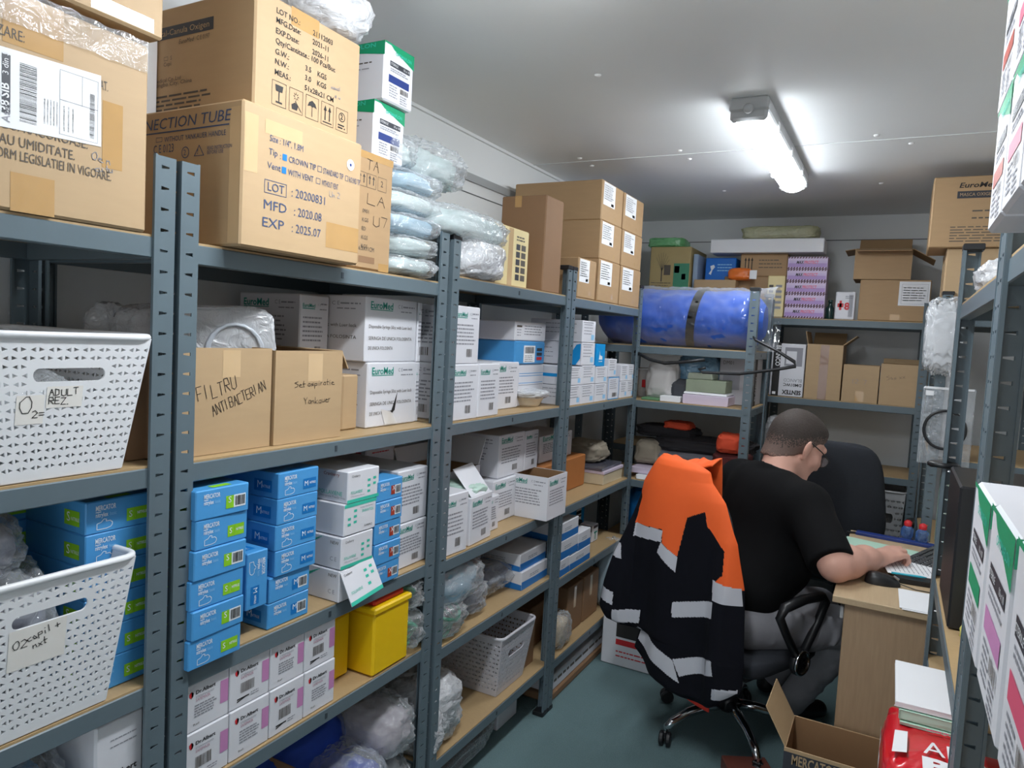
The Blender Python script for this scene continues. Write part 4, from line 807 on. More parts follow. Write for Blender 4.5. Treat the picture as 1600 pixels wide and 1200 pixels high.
carton('wood_plank', 'thin brown board under the long flat white carton on the floor', 'board', -.40, -.02, 1.80, 2.57, .002, .034, KRAFTB)
carton('small_white_box', 'white box on the floor under the lowest shelf by the capped posts', 'box', -.30, -.10, 1.50, 1.66, .001, .16, WHITE)
bag('crumpled dark bag on the floor under the low shelf', (-.2, 1.2, .001), (.26, .6, .10), 75, CLEAR, mat('dark_grey_packets', (60, 62, 68), .7), .2, .7)
b = carton('white_red_box', 'white carton with a red stripe on the floor behind the hanging jacket', 'box', .012, .30, 2.30, 2.55, .001, .27, WHITE, rz=-.0); p = b.pr().face('-y'); p.rect(.24, .52, .95, .80, INK); p.rect(.24, .38, .95, .48, RED); p.lines(.25, .9, .25, 2, .08, .006, RED, 4); p.obj(b.o)
# ================================================================== BACK RACKS
def printed(b, face, fn): p = b.pr().face(face); fn(p); p.obj(b.o); return b
ZB = 1.703
def mx(label, k):
    b = carton('glove_box', label, 'glove box', .560, .765, 3.405, 3.53, ZB + .0675 * k, ZB + .0675 * k + .066, mat('lilac_box_board', (214, 196, 226), .45, .04), 'purple-white striped boxes', bev=.002); p = b.pr().face('-y')
    for i in range(14):
        for v0, v1 in ((0, .14), (.86, 1)): p.poly([(i / 14, v0), ((i + .55) / 14, v0), ((i + .85) / 14, v1), ((i + .3) / 14, v1)], mat('plum_ink', (88, 40, 66), .5))
    p.rect(.02, .14, .98, .46, mat('violet_ink', (176, 146, 204), .5)); p.rect(.02, .46, .98, .66, mat('light_violet_ink', (204, 184, 222), .5)); p.text('MAX', .22, .42, .016, INK, .036, bold=.03, slant=.2, e=.0014); p.text('PROTECT', .42, .42, .016, PINK, .072, bold=.02, e=.0014); p.obj(b.o)
for k in range(5): mx('purple-white MAX PROTECT box, %s from the bottom of the stack on the back rack' % ('first', 'second', 'third', 'fourth', 'topmost, fifth')[k], k)
b = carton('first_aid_box', 'white box with a red cross standing right of the purple-white stack', 'box', .818, .915, 3.41, 3.47, ZB, ZB + .148, WHITE); p = b.pr().face('-y'); p.rect(.12, .44, .42, .58, RED); p.rect(.21, .34, .33, .68, RED); p.text('8', .46, .36, .036, RED, bold=.04); p.lines(.5, .9, .82, 2, .06, .004, INKG, 2); p.bars(.68, .1, .9, .9, INKG, 14, 4); p.obj(b.o)
mb = MB(); mb.lathe([(.02, 0), (.022, .004), (.022, .06), (.010, .078), (.010, .092), (.012, .093), (.012, .105), (.001, .106)], mat('dark_green_glass', (24, 52, 48), .1, .05, coat=.5), 20); o = mb.obj('bottle', None, (.79, 3.46, ZB), smooth=True); tag(o, 'small dark green bottle between the purple-white stack and the red cross box', 'bottle')
b = carton('cardboard_carton', 'brown carton with a taped paper sheet on the right of the back rack', 'box', .932, 1.262, 3.41, 3.72, ZB, ZB + .215, KRAFT2); p = b.pr().face('-y'); p.rect(.56, .38, .985, .96, PAPER); p.frame(.60, .42, .96, .90, .001, INKG, .001); p.lines(.62, .94, .80, 6, .06, .004, INKG, 4); p.obj(b.o, 'paper_sheet'); tape(b, '-y', .46, .02, .60, .16)
b = open_box('cardboard_carton', 'open brown carton with spread flaps on top of the carton with the paper sheet', 'box', .895, 1.165, 3.41, 3.66, ZB + .217, ZB + .375, KRAFT2, KRAFTIN, [('-y', .07, 105), ('+y', .12, 40), ('+x', .12, 120), ('-x', .05, 100)])
b = carton('cardboard_carton', 'cream-olive carton left of the purple-white stack on the back rack', 'box', .462, .554, 3.40, 3.70, ZB, ZB + .23, CREAM); p = b.pr().face('-y')
for k in range(5): p.rect(.10, .2 + k * .13, .35, .26 + k * .13, INKS); p.rect(.5, .2 + k * .13, .85, .26 + k * .13, INKG)
p.obj(b.o)
b = carton('cardboard_carton', 'brown carton printed with three arrows under the long white one', 'box', .285, .545, 3.50, 3.80, ZB + .235, ZB + .365, KRAFT2); p = b.pr().face('-y')
for k in range(3): p.rect(.10 + k * .07, .2, .12 + k * .07, .7, INK); p.poly([(.085 + k * .07, .7), (.135 + k * .07, .7), (.11 + k * .07, .85)], INK)
p.lines(.4, .9, .7, 3, .16, .005, INKS, 4); p.obj(b.o)
carton('cardboard_carton', 'plain carton under the carton with three arrows', 'box', .20, .458, 3.50, 3.80, ZB, ZB + .234, KRAFT2)
carton('cardboard_carton', 'low open-topped brown carton behind the blue roll bag', 'box', .045, .285, 3.40, 3.49, ZB, ZB + .205, KRAFT)
b = carton('long_white_box', 'long flat white box lying across the cartons on the back rack', 'box', .115, .735, 3.45, 3.62, ZB + .366, ZB + .445, PLW)
blob('plastic_bundle', 'folded yellowish plastic bundle lying on the long white box', 'plastic bundle', (.49, 3.54, ZB + .446), (.40, .2, .07), film('yellowish_film', (226, 226, 180), .5, .2), 81, .12, .4)
b = carton('blue_carton', 'bright blue carton with a white emblem on the back rack', 'box', .078, .256, 3.52, 3.75, ZB + .2, ZB + .345, mat('cobalt_board', (26, 112, 206), .4)); p = b.pr().face('-y'); p.poly([(.12, .35), (.2, .3), (.24, .5), (.32, .62), (.28, .72), (.16, .66), (.2, .5)], WINK); p.lines(.4, .9, .7, 3, .12, .006, mat('pale_blue_ink', (150, 205, 240)), 6); p.obj(b.o)
carton('cardboard_carton', 'plain carton under the bright blue one on the back rack', 'box', .05, .195, 3.52, 3.80, ZB, ZB + .199, KRAFT2)
carton('blue_white_carton', 'pale carton edge between the tree-printed carton and the bright blue one', 'box', .02, .048, 3.45, 3.75, ZB, ZB + .36, mat('pale_blue_board', (150, 170, 196), .5))
b = carton('cardboard_carton', 'olive carton with a tree print, at the left of the back rack', 'box', -.235, .012, 3.42, 3.80, ZB + .14, ZB + .40, OLIVE); p = b.pr().face('-y')
for i in range(7): a = .5 + i * .32; p.poly([(.30, .45), (.31, .45), (.30 + .2 * math.cos(a) + .006, .55 + .32 * math.sin(a)), (.30 + .2 * math.cos(a), .55 + .32 * math.sin(a))], INKS)
p.rect(.29, .2, .32, .5, INKS); p.rect(.36, .35, .52, .58, INKS); p.rect(.60, .02, .98, .62, mat('sea_green_ink', (70, 140, 110), .5)); p.rect(.62, .4, .74, .56, NAVY); p.rect(.80, .25, .9, .38, NAVY); p.lines(.05, .55, .16, 2, .06, .004, INKS, 2); p.obj(b.o)
carton('green_crate', 'green plastic crate under the tree-printed carton', 'crate', -.30, .016, 3.41, 3.80, ZB, ZB + .138, mat('dull_green_plastic', (70, 130, 100), .5, .08))
blob('plastic_bag', 'light green plastic bag lying on the tree-printed carton', 'plastic bag', (-.16, 3.55, ZB + .401), (.22, .22, .06), film('green_film', (120, 200, 130), .75, .25), 83, .12, .4)
blob('plastic_bag', 'orange packet with a white tag on the low carton behind the blue roll bag', 'packet', (.30, 3.45, ZB + .206), (.13, .07, .07), mat('orange_film', (236, 120, 44), .3, .1, coat=.5), 84, .15, .6)
b = carton('tag_card', 'white tag lying against the orange packet', 'tag', .36, .40, 3.395, 3.399, ZB + .21, ZB + .26, PAPER, bev=.001)
ZM = 1.263
b = carton('cardboard_carton', 'white carton printed upside down with a black BLANCO band', 'box', .512, .690, 3.405, 3.68, ZM, ZM + .295, WHITE); p = b.pr().face('-y'); p.rect(.06, .0, .28, 1, INK); p.text('BLANCO', .135, .96, .024, PAPER, .115, rot=-PI / 2, bold=.02, e=.0014); p.text('BLANCO', .95, .34, .018, INKG, .095, flip=True); p.text('DM01WC', .95, .25, .016, INK, .095, flip=True, bold=.02); p.text('SENTEX', .95, .12, .022, INK, .10, flip=True, bold=.04); p.rect(.40, .58, .92, .93, INKG); p.rect(.45, .62, .75, .86, WHITE, .001); p.rect(.10, .03, .2, .08, PAPER, .0014); p.obj(b.o)
b = open_box('cardboard_carton', 'open brown carton with brown tape down its front, beside the BLANCO carton', 'box', .696, .878, 3.405, 3.66, ZM, ZM + .30, KRAFT, KRAFTIN, [('-x', .07, 12), ('+x', .08, 50), ('+y', .09, 40)]); tape(b, '-y', .38, .0, .62, .99, mat('dark_tape', (150, 116, 96), .2, coat=.5))
b = open_box('cardboard_carton', 'low plain brown carton in the middle of the rack behind the man', 'box', .886, 1.060, 3.405, 3.62, ZM, ZM + .20, KRAFT, KRAFTIN); p = b.pr().face('-y'); p.hand('1207', .25, .50, .022, INKG, 0, .0012); p.obj(b.o); tape(b, '-y', .38, .02, .62, .3)
b = open_box('cardboard_carton', 'brown carton with pencil scribble at the right end of the rack behind the man', 'box', 1.066, 1.262, 3.405, 3.66, ZM, ZM + .215, KRAFT, KRAFTIN, [('+y', .03, 30)]); p = b.pr().face('-y'); p.hand('Sos xx', .16, .60, .022, INKS, .2, .0012, seed=8); p.obj(b.o)
blob('plastic_bag', 'white wrapped bundle on the back rack, just behind the seated head', 'plastic bag', (.57, 3.50, .886), (.14, .18, .24), MILKY, 85, .2, .6)
basket('grey lattice basket low in the back rack, right of the dark chair', 1.04, 1.232, 3.41, 3.70, .30 + .0, .50, PLG, .02, nuy=14, nux=14, nv=16, grip='y')
# ================================================================== TURNED RACK WITH BLUE ROLL
NYB = mat('royal_blue_nylon', (18, 84, 190), .6, .18, 8, bump=.25); mb = MB(); N = 40
def roll(u, v):
    x = -.30 + .84 * u; e = min(1, min(u, 1 - u) * 9 + .25) ** .5; a = 2 * PI * v; k = 1 + .07 * noise.noise(Vector((x * 9, math.cos(a) * 2, math.sin(a) * 2))) + .06 * (.4 - abs(noise.noise(Vector((x * 16, math.cos(a) * 3, math.sin(a) * 3))))) + .03 * (.4 - abs(noise.noise(Vector((x * 34, math.cos(a) * 8, math.sin(a) * 8)))))
    return (x, .145 * e * k * math.cos(a), max(.004, .145 + .142 * e * k * math.sin(a)))
mb.grid(roll, 90, 60, NYB); e0 = [roll(0, i / 60) for i in range(60)]; e1 = [roll(1, i / 60) for i in range(60)]; mb.add(e0, [tuple(range(60))], NYB); mb.add(e1, [tuple(range(60))], NYB)
bagr = mb.obj('roll_bag', None, (.02, 2.815, 1.509), smooth=True); tag(bagr, 'big rolled blue nylon bag in clear film on top of the turned rack', 'roll bag')
st = MB()
for xs in (.215,):
    vs_ = []
    for k in range(33): a = 2 * PI * k / 32; vs_ += [(xs - .02 + .02 * math.sin(a), .152 * math.cos(a), max(.006, .147 + .150 * math.sin(a))), (xs + .022 + .02 * math.sin(a), .152 * math.cos(a), max(.006, .147 + .150 * math.sin(a)))]
    st.add(vs_, [(2 * k, 2 * k + 1, 2 * k + 3, 2 * k + 2) for k in range(32)], BLACKF)
st.obj('strap', bagr)
fm = MB(); 
def wrap(u, v):
    x = -.31 + .90 * u; a = 2 * PI * v; k = 1.03 + .04 * noise.noise(Vector((x * 8, math.cos(a) * 3, math.sin(a) * 3 + 7))) + .10 * (.3 - abs(noise.noise(Vector((x * 12, math.cos(a) * 4, math.sin(a) * 4))))) + .06 * (.3 - abs(noise.noise(Vector((x * 28, math.cos(a) * 9, math.sin(a) * 9))))) + .12 * max(0, u - .88) * 4
    return (x, .15 * k * math.cos(a), max(.001, .148 + .15 * k * math.sin(a)))
fm.grid(wrap, 90, 60, film('loose_clear_film', (240, 244, 250), .02, .04, 3)); fm.obj('film_wrap', bagr, smooth=True)
hg = MB(); hp = [(.34, 2.585, 1.418), (.31, 2.58, 1.408), (.33, 2.578, 1.395), (.50, 2.575, 1.400), (.66, 2.57, 1.432), (.74, 2.57, 1.452), (.735, 2.57, 1.472), (.66, 2.575, 1.515), (.56, 2.58, 1.56), (.545, 2.60, 1.575)]
hg.tube(hp, [.006, .007, .007, .007, .007, .008, .008, .007, .006, .005], CAPB, 8); o = hg.obj('coat_hanger', None, smooth=True); tag(o, 'black plastic coat hanger hooked on the turned rack post, sticking out to the right', 'coat hanger')
sp = MB(); sp.tube([(-.02, 2.60, 1.475), (.06, 2.595, 1.44), (.14, 2.595, 1.425), (.24, 2.595, 1.44), (.33, 2.60, 1.455)], .008, CAPB, 8); o = sp.obj('black_strap', None, smooth=True); tag(o, 'black strap sagging under the shelf of the blue roll bag', 'strap')
Z5 = 1.236
mb = MB(); mb.lathe([(.045, 0), (.055, .14), (.058, .142), (.058, .15), (.05, .15)], PLW, 24); o = mb.obj('bucket', None, (-.06, 2.86, Z5), smooth=True); tag(o, 'white tub with a red mark in the middle shelf of the turned rack', 'bucket'); mk = MB(); mk.box(.02, .045, -.052, -.046, .05, .09, RED, .002); mk.obj('red_mark', o)
blob('paper_sack', 'crumpled grey-white sack in the middle shelf of the turned rack', 'sack', (.09, 2.78, Z5), (.16, .18, .19), mat('grey_white_sack', (206, 202, 200), .7, .08, 12, bump=.3), 91, .14, .5)
bag('pale blue plastic bag behind the paper stack in the turned rack', (.25, 2.88, Z5), (.22, .2, .24), 92, film('blue_film', (130, 180, 214), .7, .2), mat('pale_blue_cloth', (120, 176, 214)), .16, .6)
blob('dark_bundle', 'dark grey cloth bundle between the sack and the paper stack', 'cloth', (.20, 2.76, Z5), (.12, .14, .11), mat('charcoal_cloth', (70, 72, 78), .8, .2, 20), 93, .15, .6)
b = carton('cardboard_carton', 'grey printed carton at the back right of the turned rack, behind the post', 'box', .36, .53, 2.80, 3.02, Z5, Z5 + .25, mat('grey_white_board', (186, 184, 190), .5)); p = b.pr().face('-y'); p.text('DM01', .1, .8, .018, INKS, .05); p.rect(.12, .3, .6, .6, INKG); p.face('+x'); p.rect(0, 0, .3, 1, INK); p.text('BLANCO', .26, .1, .024, PAPER, .12, rot=PI / 2, e=.0014); p.obj(b.o)
for k, (m, h, lab) in enumerate(((PAPERL, .045, 'ream of pale lilac paper at the bottom of the paper stack in the turned rack'), (PAPER, .012, 'white sheets on the lilac ream in the turned rack'), (mat('sage_paper', (150, 160, 138), .75, .06), .06, 'sage-green papers in the middle of the stack in the turned rack'), (mat('sage_paper2', (168, 176, 158), .75, .06), .03, 'uneven pale green papers on top of the paper stack in the turned rack'))):
    z = Z5 + (0, .046, .059, .12)[k]; carton('paper_stack', lab, 'paper stack', .225 + .004 * k, .445 - .01 * k - (.06 if k == 3 else 0), 2.64 + .01 * k, 2.86, z, z + h, m, bev=.003, jit=.003)
carton('paper_stack', 'thin white pad left of the tall paper stack in the turned rack', 'paper stack', .115, .215, 2.63, 2.78, Z5, Z5 + .028, PAPER, bev=.002); carton('green_folder', 'green folder lying at the left front of the turned rack middle shelf', 'folder', .02, .112, 2.63, 2.8, Z5, Z5 + .012, mat('folder_green', (96, 140, 100), .6), bev=.002)
# shelf of papers and clothes
ZP = .831
for k, (x0, x1, y0, y1, z0, h, m, lab) in enumerate(((.02, .30, 2.63, 2.86, 0, .022, PAPER, 'white paper pad on the clothes shelf, left, above the jacket'), (.31, .54, 2.63, 2.90, 0, .03, PAPER, 'white paper pad on the clothes shelf, right, beside the black shirt'), (.10, .50, 2.72, 3.0, .032, .045, mat('charcoal_folder', (58, 60, 68), .6), 'charcoal folder lying across the paper pads'), (-.02, .09, 2.66, 2.9, .024, .03, PAPERL, 'pale loose sheets leaning at the left of the charcoal folder'))):
    carton('paper_pad' if 'paper' in lab else 'folder', lab, 'paper' if m is not PAPER else 'paper pad', x0, x1, y0, y1, ZP + z0, ZP + z0 + h, m, bev=.002, jit=.004)
dk = mat('black_garment', (40, 38, 42), .85, .2, 18, bump=.3); gr_ = mat('grey_garment', (110, 110, 118), .8, .15, 18, bump=.3); rdm = mat('dark_red_garment', (96, 40, 40), .85, .2, 18, bump=.3); og = mat('orange_red_garment', (214, 76, 44), .8, .15, 18, bump=.3); bgm = mat('beige_garment', (150, 140, 124), .85, .15, 18, bump=.3)
for k, (c, sz, m, lab) in enumerate((((.26, 2.88, ZP + .08), (.50, .24, .07), gr_, 'flattened grey garments in film above the charcoal folder'), ((.30, 2.88, ZP + .145), (.48, .26, .07), dk, 'folded black garment on the grey garments'), ((.10, 2.90, ZP + .20), (.3, .2, .06), dk, 'folded black garment at the left top of the clothes pile'), ((.16, 2.86, ZP + .25), (.14, .12, .04), og, 'orange-red scrap of cloth on top of the clothes pile'), ((.46, 2.78, ZP + .08), (.16, .22, .10), rdm, 'dark red garment at the right of the clothes pile'), ((.46, 2.72, ZP + .18), (.12, .14, .09), og, 'bright red-orange garment bundle beside the rack post'), ((.03, 2.84, ZP + .06), (.14, .2, .12), bgm, 'beige bundle in film at the left of the clothes pile'))):
    blob('folded_garment', lab, 'garment', c, sz, m, 100 + k, .16, .45)
# papers on the last bay shelf
ZQ = .839
carton('document_stack', 'stack of cream documents at the far end of the empty wooden shelf', 'paper stack', -.24, -.035, 2.31, 2.57, ZQ, ZQ + .05, mat('cream_paper', (214, 200, 170), .7, .05), bev=.002, jit=.003)
carton('document_folder', 'white folder with a pink edge on the cream documents', 'folder', -.25, -.03, 2.305, 2.572, ZQ + .051, ZQ + .066, PAPERL, bev=.002); carton('plastic_sleeve', 'dark plastic sleeve on the pink-edged folder', 'folder', -.26, -.04, 2.30, 2.57, ZQ + .067, ZQ + .08, mat('dark_sleeve', (92, 92, 104), .2, coat=.4), bev=.002)
blob('plastic_bundle', 'brownish film bundle on the documents in the corner', 'plastic bundle', (-.20, 2.47, ZQ + .081), (.2, .18, .10), bgm, 120, .2, .6)
bag('red and white packet bag under the turned rack, beside its left post', (.09, 2.74, .421), (.12, .16, .30), 121, CLEAR, [RED, WHC], .16, .6)
blob('blue_bag', 'dark blue bag behind the red and white packet bag', 'bag', (.0, 2.9, .421), (.2, .2, .32), AZUR, 122, .12, .6)
# ================================================================== RIGHT ROW
RX = 1.222
def rbox(label, y0, y1, z0, z1, panel): return wave_box(label, RX, RX + .26, y0, y1, z0, z1, '-x', '-y', panel, 'green-wave boxes on the right rack')
for k, (y0, y1, pm) in enumerate(((.018, -.118, LIME), (-.128, -.262, MAUVE), (-.272, -.405, PINK))):
    rbox('green-wave white box on the right middle shelf, %s from the far end' % ('first, green-panelled,', 'second, mauve-panelled,', 'third, pink-panelled,')[k], y1, y0, 1.2545, 1.402 + .004 * k, (GREEN, MAUVE, PINK)[k])
for r_ in range(2):
    for k in range(4):
        y1 = .165 + .02 * r_ - .128 * k
        rbox('green-wave white box, right top shelf, %s row, %s from its far end' % (('lower', 'upper')[r_], ('first', 'second', 'third', 'fourth')[k]), y1 - .125, y1, 1.673 + .139 * r_, 1.810 + .137 * r_, (RUST if k == 0 else PINK))
blob('plastic_roll', 'white film roll lying on the upper white boxes at the top right corner', 'roll', (1.30, .17, 1.951), (.16, .10, .09), MILKY, 131, .08, .6)
# dark rack contents
bag('small white plastic bag on the top shelf of the dark right rack', (1.35, 1.02, 1.662), (.14, .2, .08), 132, MILKY, WHC, .2, .7)
carton('blue_packet', 'small bright blue packet seen between the right rack posts', 'packet', 1.42, 1.48, 1.05, 1.12, 1.271, 1.33, SKY)
mb = MB(); mb.lathe([(.012, 0), (.034, .002), (.036, .010), (.030, .014), (.012, .014)], CAPB, 20); o = mb.obj('rubber_ring', None, (1.262, 1.235, 1.252), smooth=True); tag(o, 'black rubber ring slipped on the far post of the dark right rack', 'ring')
blob('plastic_bag', 'clear film hanging at the post of the dark right rack below the black ring', 'plastic bag', (1.30, 1.31, 1.03), (.06, .08, .20), CLEAR, 133, .25, .6, flat=False)
carton('black_slab', 'flat black slab standing on the wooden shelf between the dark right rack posts', 'case', 1.272, 1.60, .84, 1.14, .976, 1.27, CAPB)  # plain black slab added to fill the dark gap between the posts
blob('yellow_cloth', 'yellow cloth on the wooden shelf of the dark right rack', 'cloth', (1.33, .72, .976), (.08, .14, .06), mat('yellow_cloth', (206, 196, 100), .85, .1), 134, .2, .6)
for k, (x0, y0, y1, z0, h, m, lab) in enumerate(((1.205, .80, 1.0, .771, .008, PAPERG, 'pale green sheets under the white ones sticking out of the dark right rack'), (1.200, .80, 1.01, .782, .02, PAPERG, 'pale green booklet in the middle of the papers sticking out of the dark right rack'), (1.192, .805, 1.03, .804, .012, PAPER, 'white sheets on top of the papers sticking out of the dark right rack'))):
    carton('paper_stack', lab, 'paper stack', x0, x0 + .22, y0, y1, z0, z0 + h, m, bev=.001, jit=.003)
RB = mat('red_film_bag', (214, 26, 40), .3, .1, 10, coat=.6)
o = blob('plastic_bag', 'glossy red bag with big white letters in the dark right rack', 'plastic bag', (1.30, .77, .501), (.25, .33, .27), RB, 135, .06, .28)
p = Pr((.25, .30, .27)); p.face('-y'); p.text('APA', .27, .26, .050, PAPER, .10); p.text('PA', .26, .035, .045, PAPER, .11, bold=.05); p.lines(.30, .6, .62, 1, 1, .005, PINK, 2); p.poly([(.06, .16), (.16, .20), (.17, .52), (.08, .50)], PAPER)
p.mb.v = [(x, -.155 + z, .282 + .003 * math.sin(9 * x)) for x, y, z in p.mb.v]; p.obj(o)
p = Pr((.25, .30, .27)); p.face('-x'); p.rect(.1, .5, .5, .8, PAPER, .002); p.obj(o)
# far right rack: cartons on top, hanging bags
b = carton('cardboard_carton', 'brown carton with a black printed bar, topmost at the far right under the ceiling', 'box', 1.215, 1.70, 2.66, 2.95, 1.985, 2.275, KRAFT2); p = b.pr().face('-y'); p.text('EuroMed', .19, .84, .020, INK, .13, slant=.25, bold=.02); p.rect(.18, .69, .55, .79, DARKL); p.text('MASCA OXIGEN', .20, .72, .013, KRAFT, .12, e=.0014); p.lines(.30, .6, .50, 2, .10, .006, INKS, 3); p.lines(.15, .6, .28, 6, .04, .004, INKS, 4); p.obj(b.o); tape(b, '-x', .45, .0, .55, 1.0, TAPEC)
b = carton('cardboard_carton', 'brown carton carrying the topmost one at the far right', 'box', 1.285, 1.70, 2.68, 2.98, 1.701, 1.984, KRAFT); tape(b, '-x', .45, 0, .55, 1, TAPEC)
def hang_bag(name, label, c, sz, seed, m, inner=None, cat='plastic bag'):
    o = blob(name, label, cat, c, sz, m, seed, .16, .4, flat=False)
    if inner: blob('contents', '', '', (0, 0, .01), (sz[0] * .85, sz[1] * .7, sz[2] * .85), inner, seed + 3, .4, .5, o, nu=60, nv=50, flat=False, freq=8)
    return o
hang_bag('plastic_bag', 'crinkled clear bag of white pieces hanging on the far right rack', (1.30, 2.62, 1.475), (.135, .06, .29), 141, CLEAR, mat('white_pieces', (228, 230, 234), .4, .1, 40))
zb = MB(); zb.grid(lambda u, v: (1.245 + .19 * u, 2.655 - .012 * math.sin(PI * u) * math.sin(PI * v) + .004 * noise.noise(Vector((u * 6, v * 8, 1))), 1.075 + .325 * v), 24, 36, film('zip_bag_film', (225, 232, 240), .22, .15)); o = zb.obj('zip_bag', None, smooth=True); solid(o, .002); tag(o, 'flat zip bag with a black hose ring in it, hanging on the far right rack', 'zip bag')
t = MB(); t.box(1.25, 1.43, 2.650, 2.658, 1.392, 1.402, PLW, .001); t.obj('zip', o); t = MB(); t.box(1.255, 1.285, 2.640, 2.642, 1.365, 1.385, PAPER); t.obj('label', o)
t = MB(); t.tube([(1.335 + .075 * math.cos(a), 2.636, 1.225 + .08 * math.sin(a)) for a in [k * PI / 16 for k in range(32)]], .006, CAPB, 8, True); q = t.obj('hose_ring', None, smooth=True); tag(q, 'black hose ring inside the flat zip bag', 'hose')
carton('white_bag_box', 'white and black box on the far right rack behind the zip bag', 'box', 1.30, 1.36, 2.70, 2.80, 1.101, 1.48, PLW); carton('pale_green_box', 'pale green bag standing low in the far right rack', 'box', 1.35, 1.47, 2.70, 2.90, .701, 1.00, PAPERG)
# ================================================================== DESK
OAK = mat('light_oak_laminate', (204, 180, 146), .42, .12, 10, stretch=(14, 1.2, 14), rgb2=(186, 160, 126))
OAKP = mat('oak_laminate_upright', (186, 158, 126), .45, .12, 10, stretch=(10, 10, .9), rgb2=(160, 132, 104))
ds = empty('desk', (1.19, 2.17, 0)); tag(ds, 'light oak office desk at the right, with papers and a keyboard on it', 'desk')
def dpart(n, x0, x1, y0, y1, z0, z1, m, b=.002, par=None):
    mb = MB(); mb.box(x0 - 1.19, x1 - 1.19, y0 - 2.17, y1 - 2.17, z0, z1, m, b); return mb.obj(n, par or ds)
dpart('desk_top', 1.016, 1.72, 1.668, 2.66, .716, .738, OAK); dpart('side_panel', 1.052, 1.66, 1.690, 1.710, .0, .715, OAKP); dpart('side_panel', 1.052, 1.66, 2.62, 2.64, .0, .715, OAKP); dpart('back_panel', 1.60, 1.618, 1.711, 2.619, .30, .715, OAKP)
dpart('drawer_rail', 1.040, 1.051, 1.692, 1.72, .66, .70, PLG)
ZD = .7385
def flat(name, label, cat, x, y, w, d, z, h, m, rz, group=None):
    mb = MB(); mb.box(-w / 2, w / 2, -d / 2, d / 2, 0, h, m, min(.001, h * .3)); o = mb.obj(name, None, (x, y, z), rz); tag(o, label, cat, group); return o
flat('binder', 'black flat binder under the white papers on the desk', 'binder', 1.285, 2.09, .20, .26, ZD, .018, CAPB, .10)
flat('paper_sheet', 'pale green sheet on the desk beyond the forearm', 'paper', 1.13, 2.38, .30, .21, ZD, .002, PAPERG, -.25); flat('paper_sheet', 'white sheet tucked under the hand, on top of the pale green one', 'paper', 1.11, 2.24, .30, .21, ZD + .0025, .002, PAPER, -.12)
o = flat('paper_sheet', 'white printed sheet on the black binder under the hand', 'paper', 1.25, 2.15, .21, .29, ZD + .0185, .002, PAPER, .16)
fr = Pr((.21, .29, .002)); fr.face('+z'); fr.lines(.1, .9, .85, 9, .07, .003, INKG, 3); fr.frame(.06, .06, .94, .94, .001, INKG); fr.obj(o)
pn = MB(); pn.tube([(-.055, 0, 0), (.035, 0, 0), (.045, 0, 0), (.055, 0, 0)], [.004, .004, .003, .001], mat('cyan_plastic', (60, 190, 214), .3), 8); o = pn.obj('pen', None, (1.235, 1.985, ZD + .0245), .15, smooth=True); tag(o, 'cyan pen lying on the white printed sheet', 'pen')
flat('paper_sheet', 'upper of two white sheets at the near edge of the desk', 'paper', 1.305, 1.775, .20, .205, ZD + .002, .0015, PAPER, .02); flat('paper_sheet', 'lower of two white sheets at the near edge of the desk', 'paper', 1.312, 1.765, .20, .20, ZD, .0015, PAPER, .02)
ms = MB()
def mouse(u, v):
    a = 2 * PI * u; ph = PI / 2 * v; r = math.cos(ph) ** .55; return (.056 * r * math.copysign(abs(math.cos(a)) ** .8, math.cos(a)), .031 * r * math.copysign(abs(math.sin(a)) ** .8, math.sin(a)) * (1 - .12 * math.cos(a)), .036 * math.sin(ph) * (1 - .25 * math.cos(a) * r))
ms.grid(mouse, 32, 12, CAPB, True); o = ms.obj('computer_mouse', None, (1.155, 1.905, ZD), .10, smooth=True); tag(o, 'black computer mouse on the desk beside the forearm', 'computer mouse')
w = MB(); w.tube([(.03, -.012, .036), (.048, -.012, .026)], .004, CHROME, 8); w.obj('scroll_wheel', o); w = MB(); w.tube([(.055, 0, .008), (.10, -.02, .003), (.2, -.03, .003), (.32, 0, .003)], .0018, CAPB, 6); w.obj('cable', o)
kb = empty('keyboard', (1.345, 2.36, ZD), -.35); tag(kb, 'black computer keyboard at the far right of the desk', 'keyboard'); t = MB(); t.box(-.075, .075, -.21, .21, 0, .018, CAPB, .004); t.obj('body', kb); t = MB()
KEY = mat('black_keycap', (40, 41, 45), .45, .1)
for i in range(6):
    for j in range(17): t.box(-.066 + i * .0225, -.047 + i * .0225, -.2 + j * .0237, -.18 + j * .0237, .018, .025, KEY, .002)
t.obj('keycaps', kb)
flat('binder', 'dark blue folder edge at the far side of the desk', 'folder', 1.19, 2.585, .30, .045, ZD, .012, NAVY, -.12)
sc = MB(); sc.tube([(-.05, 0, 0), (.06, 0, 0)], .005, CAPB, 8); o = sc.obj('marker_pen', None, (1.05, 2.60, ZD + .005), .3); tag(o, 'black marker pen at the far left corner of the desk', 'pen')
for k, (x, y) in enumerate(((1.235, 2.625), (1.29, 2.60))):
    t = MB(); t.lathe([(.022, 0), (.026, .004), (.026, .05), (.012, .066)], film('blue_clear_plastic', (70, 110, 170), .6, .1), 20); o = t.obj('small_bottle', None, (x, y, ZD), smooth=True); tag(o, 'small bluish bottle with red cap at the back of the desk, %s' % ('left one', 'right one')[k], 'bottle'); t = MB(); t.lathe([(.014, .062), (.015, .066), (.015, .082), (.006, .088), (.001, .088)], RED, 16); t.obj('cap', o, smooth=True)

